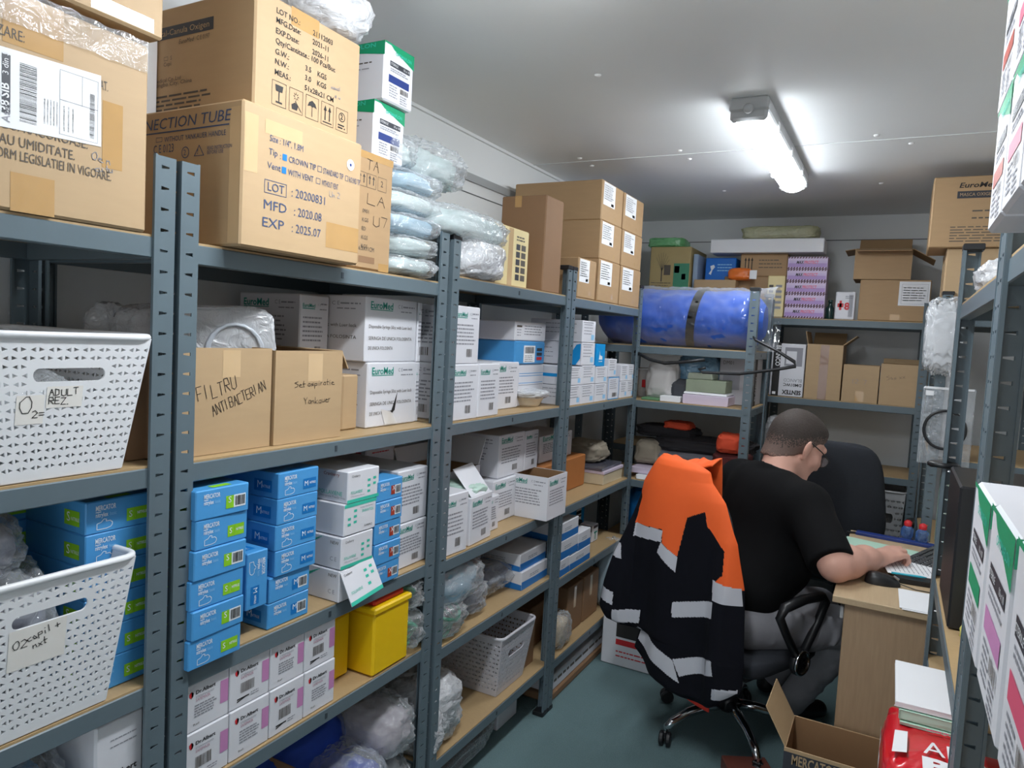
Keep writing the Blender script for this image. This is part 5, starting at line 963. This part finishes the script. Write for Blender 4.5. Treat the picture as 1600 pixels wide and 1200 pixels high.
# ================================================================== OFFICE CHAIRS
FAB = mat('charcoal_chair_fabric', (44, 47, 54), .9, .15, 120, bump=.2)
def chair(label, loc, th, back_w=.42, back_h=.50, seat_z=.44, legs_rot=0.2):
    c = empty('office_chair', loc, th); tag(c, label, 'chair', )
    for k in range(5):
        a = legs_rot + k * 2 * PI / 5; ca, sa = math.cos(a), math.sin(a); t = MB(); t.tube([(.03 * ca, .03 * sa, .125), (.10 * ca, .10 * sa, .125), (.19 * ca, .19 * sa, .115), (.26 * ca, .26 * sa, .09), (.29 * ca, .29 * sa, .068)], [.022, .020, .017, .015, .014], CHROME, 10); l = t.obj('base_leg', c, smooth=True)
        t = MB(); R_ = Matrix.Translation((.29 * ca, .29 * sa, .028)) @ Matrix.Rotation(a + .8, 4, 'Z')
        for s_ in (-.013, .013): t.lathe([(.001, -.009), (.022, -.009), (.027, -.005), (.027, .005), (.022, .009), (.001, .009)], CAPB, 18, R_ @ Matrix.Translation((0, s_, 0)) @ Matrix.Rotation(PI / 2, 4, 'X'))
        t.box(-.020, .012, -.006, .006, 0, .032, CAPB, .004, R_); t.tube([(0, 0, .02), (0, 0, .05)], .005, CHROME, 8, M=R_); t.obj('caster', l, smooth=False)
    t = MB(); t.lathe([(.036, .10), (.040, .12), (.036, .15), (.028, .16), (.028, .27), (.02, .275), (.02, seat_z - .06)], CAPB, 20); t.obj('gas_column', c, smooth=True)
    t = MB()
    def seat(u, v):
        a = 2 * PI * u; ph = PI * (v - .5); e = .35; sg = lambda q, ex: math.copysign(abs(q) ** ex, q); r = abs(math.cos(ph)) ** .35
        return (.02 + .235 * r * sg(math.cos(a), e), .24 * r * sg(math.sin(a), e), seat_z - .02 + .045 * sg(math.sin(ph), .6))
    t.grid(seat, 40, 14, FAB, True); t.obj('seat', c, smooth=True); t = MB(); t.box(-.16, .20, -.18, .18, seat_z - .085, seat_z - .055, CAPB, .01); t.obj('seat_pan', c)
    t = MB()
    def bk_(u, v):
        a = 2 * PI * u; ph = PI * (v - .5); sg = lambda q, ex: math.copysign(abs(q) ** ex, q); r = abs(math.cos(ph)) ** .4
        y = back_w / 2 * sg(math.cos(a), .5) * r; z = back_h / 2 * sg(math.sin(a), .5) * r; bow = .05 * (y / (back_w / 2)) ** 2
        return (-.265 - .10 * (z / back_h) + bow + .032 * sg(math.sin(ph), .7), y * (1 - .12 * z / (back_h / 2)), seat_z + .12 + back_h / 2 + z)
    t.grid(bk_, 48, 12, FAB, True); t.obj('backrest', c, smooth=True)
    t = MB(); t.tube([(-.1, 0, seat_z - .07), (-.19, 0, seat_z - .06), (-.212, 0, seat_z), (-.222, 0, seat_z + .16)], [.02, .02, .018, .018], CAPB, 8); t.obj('back_bracket', c, smooth=True)
    for s_ in (-1, 1):
        t = MB(); y = s_ * .275; P = [(-.005, y, seat_z + .015), (-.10, y + s_ * .005, seat_z + .13), (-.145, y + s_ * .005, seat_z + .195), (-.12, y + s_ * .005, seat_z + .225), (0, y + s_ * .005, seat_z + .235), (.12, y + s_ * .005, seat_z + .225), (.15, y + s_ * .005, seat_z + .20), (.11, y, seat_z + .12), (.02, y, seat_z + .015)]
        t.tube(P, [.016, .015, .016, .018, .019, .018, .017, .016, .016], CAPB, 8); a = t.obj('armrest', c, smooth=True)
        t = MB(); t.lathe([(.001, -.012), (.044, -.012), (.048, -.006), (.048, .006), (.044, .012), (.001, .012)], CAPB, 24, Matrix.Translation((.008, y, seat_z)) @ Matrix.Rotation(PI / 2, 4, 'X')); t.lathe([(.036, .012), (.036, .019), (.042, .021), (.047, .017), (.048, .010)], CHROME, 28, Matrix.Translation((.008, y, seat_z)) @ Matrix.Rotation(s_ * -PI / 2, 4, 'X')); t.obj('arm_hub', a, smooth=True)
    return c
chair('black office chair on a chrome star base, carrying the man and the orange jacket', (.66, 2.0, 0), math.radians(65), .27, .50, .40, math.radians(-122))
chair('dark empty office chair behind the man, its backrest facing the aisle', (.965, 3.03, 0), math.radians(84), .40, .50, .50, .5)

# ================================================================== JACKET ON THE CHAIR BACK
NAVYF = mat('navy_workwear_cloth', (11, 12, 22), .9, .25, 40, bump=.1, spec=.25); ORNG = mat('hi_vis_orange_cloth', (255, 104, 40), .75, .04, 30, bump=.1); REFL = mat('reflective_silver_tape', (206, 206, 214), .35, .04, 20); LINR = mat('red_orange_lining', (236, 62, 44), .7, .05)
JP = Vector((.50, 1.72, 0)); JB = Vector((.966, -.259, 0)); JN = Vector((-.259, -.966, 0))
Lk = [(1.112, -.106), (1.105, -.112), (1.093, -.121), (1.006, -.16), (.957, -.168), (.85, -.20), (.766, -.229), (.72, -.246), (.594, -.278), (.50, -.291), (.462, -.255), (.452, -.21), (.445, -.136), (.367, -.154), (.33, -.12), (.304, -.098), (.262, .03), (.250, .09)]
Rk = [(1.112, -.098), (1.106, -.062), (1.096, .03), (1.075, .083), (1.04, .099), (.982, .157), (.858, .213), (.712, .243), (.66, .248), (.449, .264), (.36, .262), (.31, .205), (.258, .147), (.250, .11)]
def itp(T, z):
    for (a, x), (b, y) in zip(T, T[1:]):
        if b <= z <= a: return x + (y - x) * (a - z) / (a - b)
    return T[-1][1] if z < T[-1][0] else T[0][1]
def inpoly(s, z, P):
    c = False
    for (x0, z0), (x1, z1) in zip(P, P[1:] + P[:1]):
        if (z0 > z) != (z1 > z) and s < (x1 - x0) * (z - z0) / (z1 - z0) + x0: c = not c
    return c
ORP = [(-.30, 1.2), (.30, 1.2), (.30, .70), (.243, .712), (.171, .715), (.202, .75), (.199, .83), (.124, .90), (.113, .948), (.047, .915), (.019, .766), (-.038, .804), (-.042, .853), (-.179, .843), (-.155, .946), (-.169, .977), (-.30, .99)]
STR = [[(-.175, .845), (-.038, .851), (-.042, .807), (-.179, .795)], [(-.042, .807), (.023, .767), (.02, .711), (-.057, .767)], [(.018, .602), (.172, .649), (.175, .592), (.019, .546)], [(-.30, .775), (-.222, .755), (-.212, .701), (-.30, .706)], [(-.30, .582), (-.226, .571), (-.226, .522), (-.30, .535)], [(-.225, .505), (-.121, .525), (-.126, .473), (-.231, .451)], [(.164, .724), (.30, .708), (.30, .655), (.17, .656)], [(-.127, .459), (.038, .396), (.065, .32), (-.138, .403)], [(.037, .40), (.192, .454), (.202, .404), (.064, .343)], [(.203, .36), (.30, .375), (.30, .329), (.197, .316)]]
def jpos(u, v, off=0.0):
    z = 1.112 + (.250 - 1.112) * v; a, b = itp(Lk, z), itp(Rk, z); s = a + (b - a) * u; t = 2 * u - 1; wd = b - a; s = .008 + s * 1.045
    dn = min(1, v * 1.4)
    n = .045 * math.sqrt(max(0, 1 - t * t * .97)) * min(1, wd / .2) + .012 - .03 * (1 - min(1, v * 5)) ** 2
    n += dn * (.013 * math.sin(s * 26 + 1.0 + z * 2) + .004 * math.sin(s * 55 - z * 5) + .010 * noise.noise(Vector((s * 9, z * 4, 2))))
    sl = 1 if s > .165 + .02 * dn else 0
    n += .028 * max(0, min(1, (s - .14) / .03)) * dn * max(0, 1 - abs(s - .215) / .10) + .030 * max(0, min(1, (-.17 - s) / .03)) * dn
    p = JP + JB * s + JN * (n + off); return (p.x, p.y, z), s, z
NU, NV = 170, 260; J = {}
grid_ = [[jpos(i / NU, j / NV) for i in range(NU + 1)] for j in range(NV + 1)]
jm = MB(); vs_ = [q[0] for row in grid_ for q in row]; strips = [[] for _ in STR]; fo, fn_ = [], []
for j in range(NV):
    for i in range(NU):
        f = (j * (NU + 1) + i, j * (NU + 1) + i + 1, (j + 1) * (NU + 1) + i + 1, (j + 1) * (NU + 1) + i)
        s = (grid_[j][i][1] + grid_[j + 1][i + 1][1]) / 2; z = (grid_[j][i][2] + grid_[j + 1][i + 1][2]) / 2
        (fo if inpoly(s, z, ORP) else fn_).append(f)
        for k, P in enumerate(STR):
            if inpoly(s, z, P): strips[k].append(f); break
jm.add(vs_, fo, ORNG); o_ = len(jm.v); jm.f += fn_; jm.fm += [jm.mi(NAVYF)] * len(fn_)
jk = jm.obj('work_jacket', None, smooth=True, recalc=False); tag(jk, 'orange and navy high-visibility work jacket hanging over the chair back', 'jacket'); solid(jk, .010, -1 if False else 0)
off = Vector(JN) * .0075
for k, fs in enumerate(strips):
    if not fs: continue
    ids = sorted({i for f in fs for i in f}); mp = {a: b for b, a in enumerate(ids)}; t = MB(); t.add([Vector(vs_[i]) + off for i in ids], [tuple(mp[i] for i in f) for f in fs], REFL); t.obj('reflective_strip', jk, smooth=True, recalc=False)
# the front half of the jacket falling on the seat side, collar fold and red lining
t = MB(); t.grid(lambda u, v: tuple(JP + JB * (-.10 + .19 * u) + JN * (-.02 - .10 * v - .02 * math.sin(PI * v)) + Vector((0, 0, 1.098 - .015 * math.sin(u * PI * 2) ** 2 + .02 * math.sin(PI * v) * (1 if u > .6 else .2) - .25 * max(0, v - .5) * 2))), 24, 16, ORNG); c_ = t.obj('collar_fold', jk, smooth=True); solid(c_, .006)
t = MB(); t.grid(lambda u, v: tuple(JP + JB * (-.10 + .25 * u) + JN * (-.012 + .0 * v) + Vector((0, 0, .31 - .055 * math.sin(u * PI * .55) - .028 * (1 - v) * (.3 + u)))), 24, 4, LINR); c_ = t.obj('lining', jk, smooth=True); solid(c_, .004)

# ================================================================== OPEN CARTON ON THE FLOOR
b = open_box('cardboard_carton', 'open brown carton with spread flaps on the floor in front of the desk', 'box', .93, 1.33, 1.432, 1.655, .001, .315, KRAFT, KRAFTIN, [('-x', .125, 30)])
p = b.pr().face('-y'); p.rect(.0, .45, .62, .965, DARKL); p.text('MERCATOR', .06, .855, .030, KRAFT, .13, bold=.02, e=.0014); p.rect(.66, .45, .95, .95, NAVY); p.face('+y'); p.rect(.3, .2, .7, .7, DARKL); p.obj(b.o)
bx2 = carton('flat_packet', 'dark red and blue printed packet lying on the floor by the open carton', 'packet', .74, .90, 1.56, 1.80, .002, .05, mat('brown_red_board', (110, 62, 52), .4, .1), rz=.5); p = bx2.pr().face('-y'); p.rect(.02, .1, .98, .3, PLG); p.obj(bx2.o)
blob('crumpled_paper', 'crumpled kraft paper ball at the bottom edge before the open carton', 'paper', (.93, 1.36, .001), (.12, .10, .12), KRAFT, 151, .25, .7)
# ================================================================== THE SEATED MAN
class Vol:
    """smooth-union volume sampled on a grid, meshed with surface nets"""
    def __init__(s, lo, hi, h):
        s.lo = np.array(lo, float); s.h = h; s.n = np.ceil((np.array(hi) - s.lo) / h).astype(int) + 1; s.d = np.full(s.n, 1.0, np.float32)
    def win(s, lo, hi, pad):
        a = np.clip(np.floor((np.array(lo) - pad - s.lo) / s.h).astype(int), 0, s.n - 1); b = np.clip(np.ceil((np.array(hi) + pad - s.lo) / s.h).astype(int) + 1, 1, s.n)
        ax = [s.lo[i] + s.h * np.arange(a[i], b[i]) for i in range(3)]; G = np.stack(np.meshgrid(*ax, indexing='ij'), -1); return tuple(slice(a[i], b[i]) for i in range(3)), G
    def put(s, sl, d, k, cut=False):
        o = s.d[sl]
        if cut: hh = np.maximum(k - np.abs(o + d), 0) / k; s.d[sl] = np.maximum(o, -d) + hh * hh * k / 4
        else: hh = np.maximum(k - np.abs(o - d), 0) / k; s.d[sl] = np.minimum(o, d) - hh * hh * k / 4
    def cap(s, a, b, ra, rb, k=.02, cut=False, plane=None):
        a = np.array(a, float); b = np.array(b, float); R_ = max(ra, rb); sl, G = s.win(np.minimum(a, b), np.maximum(a, b), R_ + k + .02)
        ab = b - a; t = np.clip(((G - a) @ ab) / (ab @ ab), 0, 1); d = np.linalg.norm(G - a - t[..., None] * ab, axis=-1) - (ra + (rb - ra) * t)
        if plane is not None: d = np.maximum(d, (G - np.array(plane[0])) @ np.array(plane[1]))
        s.put(sl, d.astype(np.float32), k, cut); return s
    def ell(s, c, r, M=None, k=.02, cut=False):
        c = np.array(c, float); r = np.array(r, float); R_ = r.max(); sl, G = s.win(c, c, R_ + k + .02); q = G - c
        if M is not None: q = q @ M          # columns of M are the local axes
        k0 = np.linalg.norm(q / r, axis=-1); k1 = np.linalg.norm(q / (r * r), axis=-1) + 1e-9; s.put(sl, (k0 * (k0 - 1) / k1).astype(np.float32), k, cut); return s
    def chain(s, pts, rad, k=.02):
        for i in range(len(pts) - 1): s.cap(pts[i], pts[i + 1], rad[i], rad[i + 1], k)
        return s
    def mesh(s):
        d = s.d; n = np.array(d.shape) - 1; S_ = d < 0
        cnt = sum(S_[i:n[0] + i, j:n[1] + j, k:n[2] + k].astype(np.int8) for i in (0, 1) for j in (0, 1) for k in (0, 1)); act = (cnt > 0) & (cnt < 8)
        ids = np.full(act.shape, -1, np.int64); C_ = np.argwhere(act); ids[act] = np.arange(len(C_)); acc = np.zeros((len(C_), 3)); num = np.zeros(len(C_))
        off = [(i, j, k) for i in (0, 1) for j in (0, 1) for k in (0, 1)]
        for a in off:
            for x in range(3):
                if a[x] == 1: continue
                b = list(a); b[x] = 1; A = C_ + a; B = C_ + b; da = d[tuple(A.T)]; db = d[tuple(B.T)]; m = (da < 0) != (db < 0); t = np.where(m, da / np.where(m, da - db, 1), 0)
                P = A.astype(float); P[:, x] += t; acc[m] += P[m]; num[m] += 1
        V = s.lo + s.h * acc / num[:, None]; F = []
        for x in range(3):
            y, z = (x + 1) % 3, (x + 2) % 3; sl0 = [slice(None)] * 3; sl1 = [slice(None)] * 3; sl0[x] = slice(0, -1); sl1[x] = slice(1, None); cr = S_[tuple(sl0)] != S_[tuple(sl1)]; E = np.argwhere(cr)
            E = E[(E[:, y] > 0) & (E[:, z] > 0) & (E[:, y] < n[y]) & (E[:, z] < n[z])]; ins = S_[tuple(E.T)]
            q = []
            for dy, dz in ((1, 1), (0, 1), (0, 0), (1, 0)): I = E.copy(); I[:, y] -= dy; I[:, z] -= dz; q.append(ids[tuple(I.T)])
            Q = np.stack(q, 1); Q[~ins] = Q[~ins][:, ::-1]; F.append(Q)
        return V, np.concatenate(F)
    def obj(s, name, ms, parent=None, base=(0, 0, 0), pick=None, it=1):
        V, F = s.mesh()
        for _ in range(it):      # light relaxation
            acc = np.zeros_like(V); num = np.zeros(len(V))
            for a in range(4): np.add.at(acc, F[:, a], V[F[:, (a + 1) % 4]] + V[F[:, a - 1]]); np.add.at(num, F[:, a], 2)
            V = V * .5 + .5 * acc / np.maximum(num, 1)[:, None]
        V = V - np.array(base)
        me = bpy.data.meshes.new(name); me.from_pydata([tuple(v) for v in V], [], [tuple(int(i) for i in f) for f in F])
        for m in ms: me.materials.append(m)
        if pick is not None: me.polygons.foreach_set('material_index', pick(V[F].mean(1) + np.array(base)).astype(np.int32))
        me.polygons.foreach_set('use_smooth', [True] * len(me.polygons)); me.update()
        return link(name, me, parent, base if parent is None else (0, 0, 0))
A_ = lambda *v: np.array(v, float)
PF = A_(.643, .766, 0); PR = A_(.766, -.643, 0); PZ = A_(0, 0, 1)
hip = A_(.66, 1.985, .50); chest = A_(.735, 2.095, .88); shc = A_(.745, 2.10, .985)
shR, shL = shc + PR * .188 - PZ * .032, shc - PR * .188 - PZ * .01
elR, wrR = A_(1.005, 1.805, .787), A_(1.135, 2.055, .785); elL, wrL = A_(.66, 2.44, .77), A_(.87, 2.34, .70)
knR, knL = A_(1.07, 2.20, .46), A_(.93, 2.36, .46); hpR, hpL = hip + PR * .10, hip - PR * .10; anR, anL = A_(.865, 2.255, .10), A_(.76, 2.46, .10)
# head frame
yaw, pit = math.radians(46), math.radians(27); hf0 = A_(math.cos(yaw), math.sin(yaw), 0); HF = hf0 * math.cos(pit) - PZ * math.sin(pit); HU = hf0 * math.sin(pit) + PZ * math.cos(pit); HR = np.cross(HF, HU)
HM = np.stack([HF, HR, HU], 1); HC = A_(.808, 2.215, 1.158); K = 1.09
hp_ = lambda f, r, u: HC + (HF * f + HR * r + HU * u) * K
BASE = (.70, 2.05, 0)
body = Vol((.42, 1.62, .02), (1.40, 2.75, 1.36), .0052)
# trunk and legs (kept a little slimmer than the clothes)
body.ell(hip + PZ * .07, (.13, .16, .12), np.stack([PF, PR, PZ], 1), .05).cap(hip + PZ * .1 + PF * .03, chest, .13, .135, .08).cap(shR, shL, .06, .06, .06)
body.chain([hpR, knR, anR], [.075, .055, .04]).chain([hpL, knL, anL], [.075, .055, .04])
body.cap(anR - PZ * .04, anR + PF * .14 - PZ * .06, .03, .025).cap(anL - PZ * .04, anL + PF * .14 - PZ * .06, .03, .025)
# neck
body.cap(shc + PZ * .02 + PF * .01, hp_(-.035, 0, -.05), .068, .064, .05)
# head
body.ell(hp_(-.012, 0, .012), A_(.100, .078, .094) * K, HM, .02).ell(hp_(.035, 0, -.015), A_(.072, .068, .085) * K, HM, .03).ell(hp_(.045, 0, -.075), A_(.058, .054, .055) * K, HM, .03)
body.cap(hp_(.075, -.016, -.118), hp_(.075, .016, -.118), .024, .024, .025).cap(hp_(-.005, .052, -.07), hp_(.06, .03, -.11), .026, .022, .02).cap(hp_(-.005, -.052, -.07), hp_(.06, -.03, -.11), .026, .022, .02)
body.cap(hp_(.092, -.034, .018), hp_(.096, .034, .018), .016, .016, .015)                    # brow
for sgn in (-1, 1):
    body.ell(hp_(.112, sgn * .034, -.012), (.018, .020, .013), HM, .012, True); body.ell(hp_(.090, sgn * .034, -.012), (.013, .014, .012), HM, .004)   # sockets, eyes
    body.cap(hp_(.085, sgn * .040, -.042), hp_(.06, sgn * .056, -.04), .020, .020, .025)      # cheeks
    e0 = hp_(-.012, sgn * .078, -.022); EM_ = np.stack([HF * .92 - HR * sgn * .35, HR * .92 * sgn + HF * .38, HU], 1)
    body.ell(e0 + HR * sgn * .010, (.024, .009, .036), EM_, .008); body.ell(hp_(.004, sgn * .096, -.020), (.012, .010, .020), EM_, .006, True); body.cap(hp_(-.012, sgn * .080, -.052), hp_(-.010, sgn * .084, -.056), .008, .009, .006)
body.chain([hp_(.102, 0, .004), hp_(.122, 0, -.030), hp_(.128, 0, -.046)], [.009, .011, .014], .010).cap(hp_(.112, -.014, -.049), hp_(.112, .014, -.049), .009, .009, .008)   # nose
body.cap(hp_(.099, -.018, -.076), hp_(.099, .018, -.076), .008, .008, .006).cap(hp_(.096, -.015, -.088), hp_(.096, .015, -.088), .009, .009, .006)                      # lips
# right arm and hand
body.chain([shR, elR + PZ * .012], [.054, .048], .03).chain([elR + A_(.012, .016, .010), elR * .68 + wrR * .32 + PZ * .012, elR * .33 + wrR * .67 + PZ * .008, wrR], [.046, .047, .040, .033], .05)
hd = A_(.60, .80, 0); hd /= np.linalg.norm(hd); hr = A_(hd[1], -hd[0], 0)          # hand direction, thumb-outside direction (palm down: thumb towards -hr side)
W0 = wrR; H_ = lambda a, b, c: W0 + hd * a + hr * b + PZ * c
body.cap(W0, H_(.030, 0, .008), .027, .026, .02).cap(H_(.03, -.024, .012), H_(.085, -.027, .020), .015, .013, .015).cap(H_(.03, .0, .014), H_(.09, -.006, .024), .016, .013, .015).cap(H_(.03, .016, .010), H_(.085, .016, .019), .016, .012, .015).cap(H_(.03, .028, .004), H_(.075, .034, .010), .013, .011, .015)
for b, L, kz in ((-.030, .090, .022), (-.010, .098, .026), (.012, .092, .022), (.033, .078, .012)):
    P = [H_(L - .006, b, kz), H_(L + .030, b * 1.04, kz - .002), H_(L + .043, b * 1.04, -.010), H_(L + .030, b * 1.02, -.026)]
    body.chain(P, [.0110, .0098, .0090, .0080], .005)
    body.ell(P[3] + hd * .002 + PZ * .001, (.007, .006, .005), None, .002)
body.chain([H_(.025, -.026, .000), H_(.055, -.050, -.006), H_(.085, -.052, -.014), H_(.105, -.044, -.020)], [.016, .012, .0105, .0085], .010)
# left arm and hand
body.chain([shL, elL], [.052, .044], .03).chain([elL, wrL], [.044, .028], .03).cap(wrL, wrL + A_(.07, -.01, .0), .026, .028, .02)
for k, b in enumerate((-.03, -.010, .010, .029)): body.chain([wrL + A_(.07, b, .004), wrL + A_(.115 - .004 * abs(k - 1), b * 1.1, .004), wrL + A_(.138 - .006 * abs(k - 1), b * 1.12, -.016)], [.0105, .0095, .008], .005)
body.chain([wrL + A_(.02, -.026, 0), wrL + A_(.055, -.052, -.006), wrL + A_(.085, -.056, -.014)], [.014, .0115, .009], .010)
LIPS = mat('lip_skin', (196, 116, 104), .5, .05)
man = body.obj('person', [SKIN, LIPS], None, BASE, lambda c: ((np.linalg.norm((c - hp_(.104, 0, -.082)) @ HM / A_(.012, .024, .013), axis=1)) < 1).astype(int), 2)
tag(man, 'man in a black polo shirt and glasses sitting at the desk, writing', 'person')
# eyes behind the glasses
# shirt
sh = Vol((.40, 1.62, .44), (1.20, 2.65, 1.16), .0068); TM = np.stack([PF, PR, PZ], 1)
sh.ell(hip + PZ * .11, (.158, .20, .14), TM, .05).ell(hip * .5 + chest * .5 + PF * .045 + PZ * .02, (.185, .205, .17), TM, .06).ell(chest + PF * .005, (.158, .205, .17), TM, .07).cap(shR - PR * .01 - PZ * .005, shL + PR * .01 - PZ * .01, .076, .078, .07)
sh.cap(shc - PF * .03 + PR * .05 - PZ * .01, shc - PF * .03 - PR * .06, .078, .083, .06)
ax_ = (elR - shR) / np.linalg.norm(elR - shR); sh.cap(shR, elR + ax_ * .01, .082, .080, .05, plane=(elR - ax_ * .022, ax_)); axl = (elL - shL) / np.linalg.norm(elL - shL); sh.cap(shL, elL, .080, .080, .05, plane=(elL - axl * .07, axl))
# neck opening and collar
nb = shc + PZ * .02; nt = hp_(-.035, 0, -.05); nd = (nt - nb) / np.linalg.norm(nt - nb)
sh.cap(nb + nd * .03, nb + nd * .085, .088, .078, .012, plane=(nb + nd * .062 - PF * .04, PZ * .80 + PF * .60)); sh.cap(nb + nd * .055, nt, .0705, .066, .004, cut=True)
sh.obj('shirt', [mat('black_polo_cloth', (12, 12, 14), .9, .2, 7, bump=.7, spec=.2)], man, BASE, None, 2).location = (0, 0, 0)
# trousers and shoes
TROU = mat('grey_trouser_cloth', (150, 150, 156), .85, .08, 50, bump=.12); tr = Vol((.42, 1.72, .03), (1.24, 2.62, .70), .0072)
tr.ell(hip + PZ * .03, (.15, .185, .12), TM, .05).chain([hpR - PF * .03, (hpR + knR) / 2, knR], [.105, .094, .076], .03).chain([knR, anR * .5 + knR * .5, anR - PZ * .02], [.076, .066, .058], .02).chain([hpL - PF * .03, (hpL + knL) / 2, knL], [.105, .094, .076], .03).chain([knL, anL * .5 + knL * .5, anL - PZ * .02], [.076, .066, .058], .02)
for q in range(9):
    t0 = .10 + .1 * q; c0 = hpR + (knR - hpR) * t0 + PR * .085; tr.cap(c0 + PZ * .06, c0 - PZ * .04 + PF * (.05 if q % 2 else -.03), .008, .005, .02)
for q in range(5): c0 = knR + (anR - knR) * (.3 + .15 * q); tr.cap(c0 + PR * .06 - PF * .03, c0 + PF * .05 + PR * .04 - PZ * .03, .008, .006, .02)
tr.obj('trousers', [TROU], man, BASE, None, 2)
for an in (anR, anL):
    so = Vol(an - .16, an + A_(.26, .26, .06), .006); fd = A_(.75, .66, 0); so.cap(an - PZ * .055, an + fd * .13 - PZ * .062, .040, .036, .03).cap(an - PZ * .03 - fd * .02, an - PZ * .06 - fd * .03, .042, .038, .03)
    so.d = np.maximum(so.d, (-(so.lo[2] + so.h * np.arange(so.n[2])) + .012)[None, None, :].astype(np.float32)); so.obj('shoe', [CAPB], man, BASE, None, 1)
# hair: dense on top, clipped short at the sides and nape
HAIR = mat('dark_brown_hair', (70, 60, 55), .75, .3, 160, bump=.5, rgb2=(50, 42, 38)); HAIRS = mat('clipped_short_hair', (122, 100, 91), .75, .2, 300, bump=.3, rgb2=(92, 75, 68))
hv = Vol(hp_(-.02, 0, .0) - .17, hp_(-.02, 0, .0) + .17, .0042); hv.ell(hp_(-.013, 0, .016), A_(.104, .082, .097) * K, HM, .01).ell(hp_(.03, 0, .06), A_(.075, .066, .050) * K, HM, .03).cap(hp_(-.036, 0, -.085), hp_(-.032, 0, -.03), .0735, .080, .02).ell(hp_(-.01, 0, .075), A_(.07, .058, .040) * K, HM, .02)
G = np.stack(np.meshgrid(*[hv.lo[i] + hv.h * np.arange(hv.n[i]) for i in range(3)], indexing='ij'), -1); L_ = ((G - HC) @ HM) / K; hf_, hr_, hu_ = L_[..., 0], L_[..., 1], L_[..., 2]
rag = .004 * np.sin(hr_ * 160) + .003 * np.sin(hf_ * 210)
low = np.where(hf_ < .02, -.100 + .80 * np.clip(hf_ + .085, 0, .2) + rag * .4, -.020 + (hf_ - .02) * 1.05)
front = hf_ - (.088 - .25 * np.abs(hr_)) - rag
hv.d = np.maximum(np.maximum(hv.d, ((low - hu_) * .8).astype(np.float32)), np.where(hu_ > .0, front, -1).astype(np.float32))
def hpick(c):
    q = ((c - HC) @ HM) / K; rn = np.random.RandomState(3).rand(len(q)); f_ = np.clip(q[:, 0] + .085, 0, .3)
    t = q[:, 2] - (-.10 + .62 * f_)           # height above the nape-to-temple line
    return (t + rn * .05 < .085).astype(int) + (t + rn * .03 < .018).astype(int)
hv.obj('hair', [HAIR, HAIRS, mat('stubble_at_nape', (150, 116, 103), .7, .15, 300, rgb2=(122, 95, 85))], man, BASE, hpick, 1)
# glasses
gl = MB(); V3 = lambda q: tuple(q - np.array(BASE))
for sgn in (-1, 1):
    gl.tube([V3(hp_(-.030, sgn * .090, -.006)), V3(hp_(-.010, sgn * .091, .004)), V3(hp_(.05, sgn * .086, -.002)), V3(hp_(.118, sgn * .068, -.012))], .0024, INK, 6)
    ring = [V3(hp_(.122 - .25 * abs(sgn * .036 + .028 * math.cos(a)) * .3, sgn * .036 + .026 * math.cos(a), -.020 + .020 * math.sin(a))) for a in [k * PI / 12 for k in range(24)]]; gl.tube(ring, .0016, INK, 6, True)
gl.tube([V3(hp_(.120, -.010, -.016)), V3(hp_(.126, 0, -.012)), V3(hp_(.120, .010, -.016))], .0015, INK, 6); go = gl.obj('glasses', man, smooth=True)
LENS = film('spectacle_lens', (225, 232, 238), .10, .03, .1)
for sgn in (-1, 1):
    t = MB(); c_ = [V3(hp_(.121 - .25 * abs(sgn * .036 + .028 * math.cos(a)) * .3, sgn * .036 + .025 * math.cos(a), -.020 + .019 * math.sin(a))) for a in [k * PI / 12 for k in range(24)]]; t.add(c_, [tuple(range(24))], LENS); t.obj('lens', go)
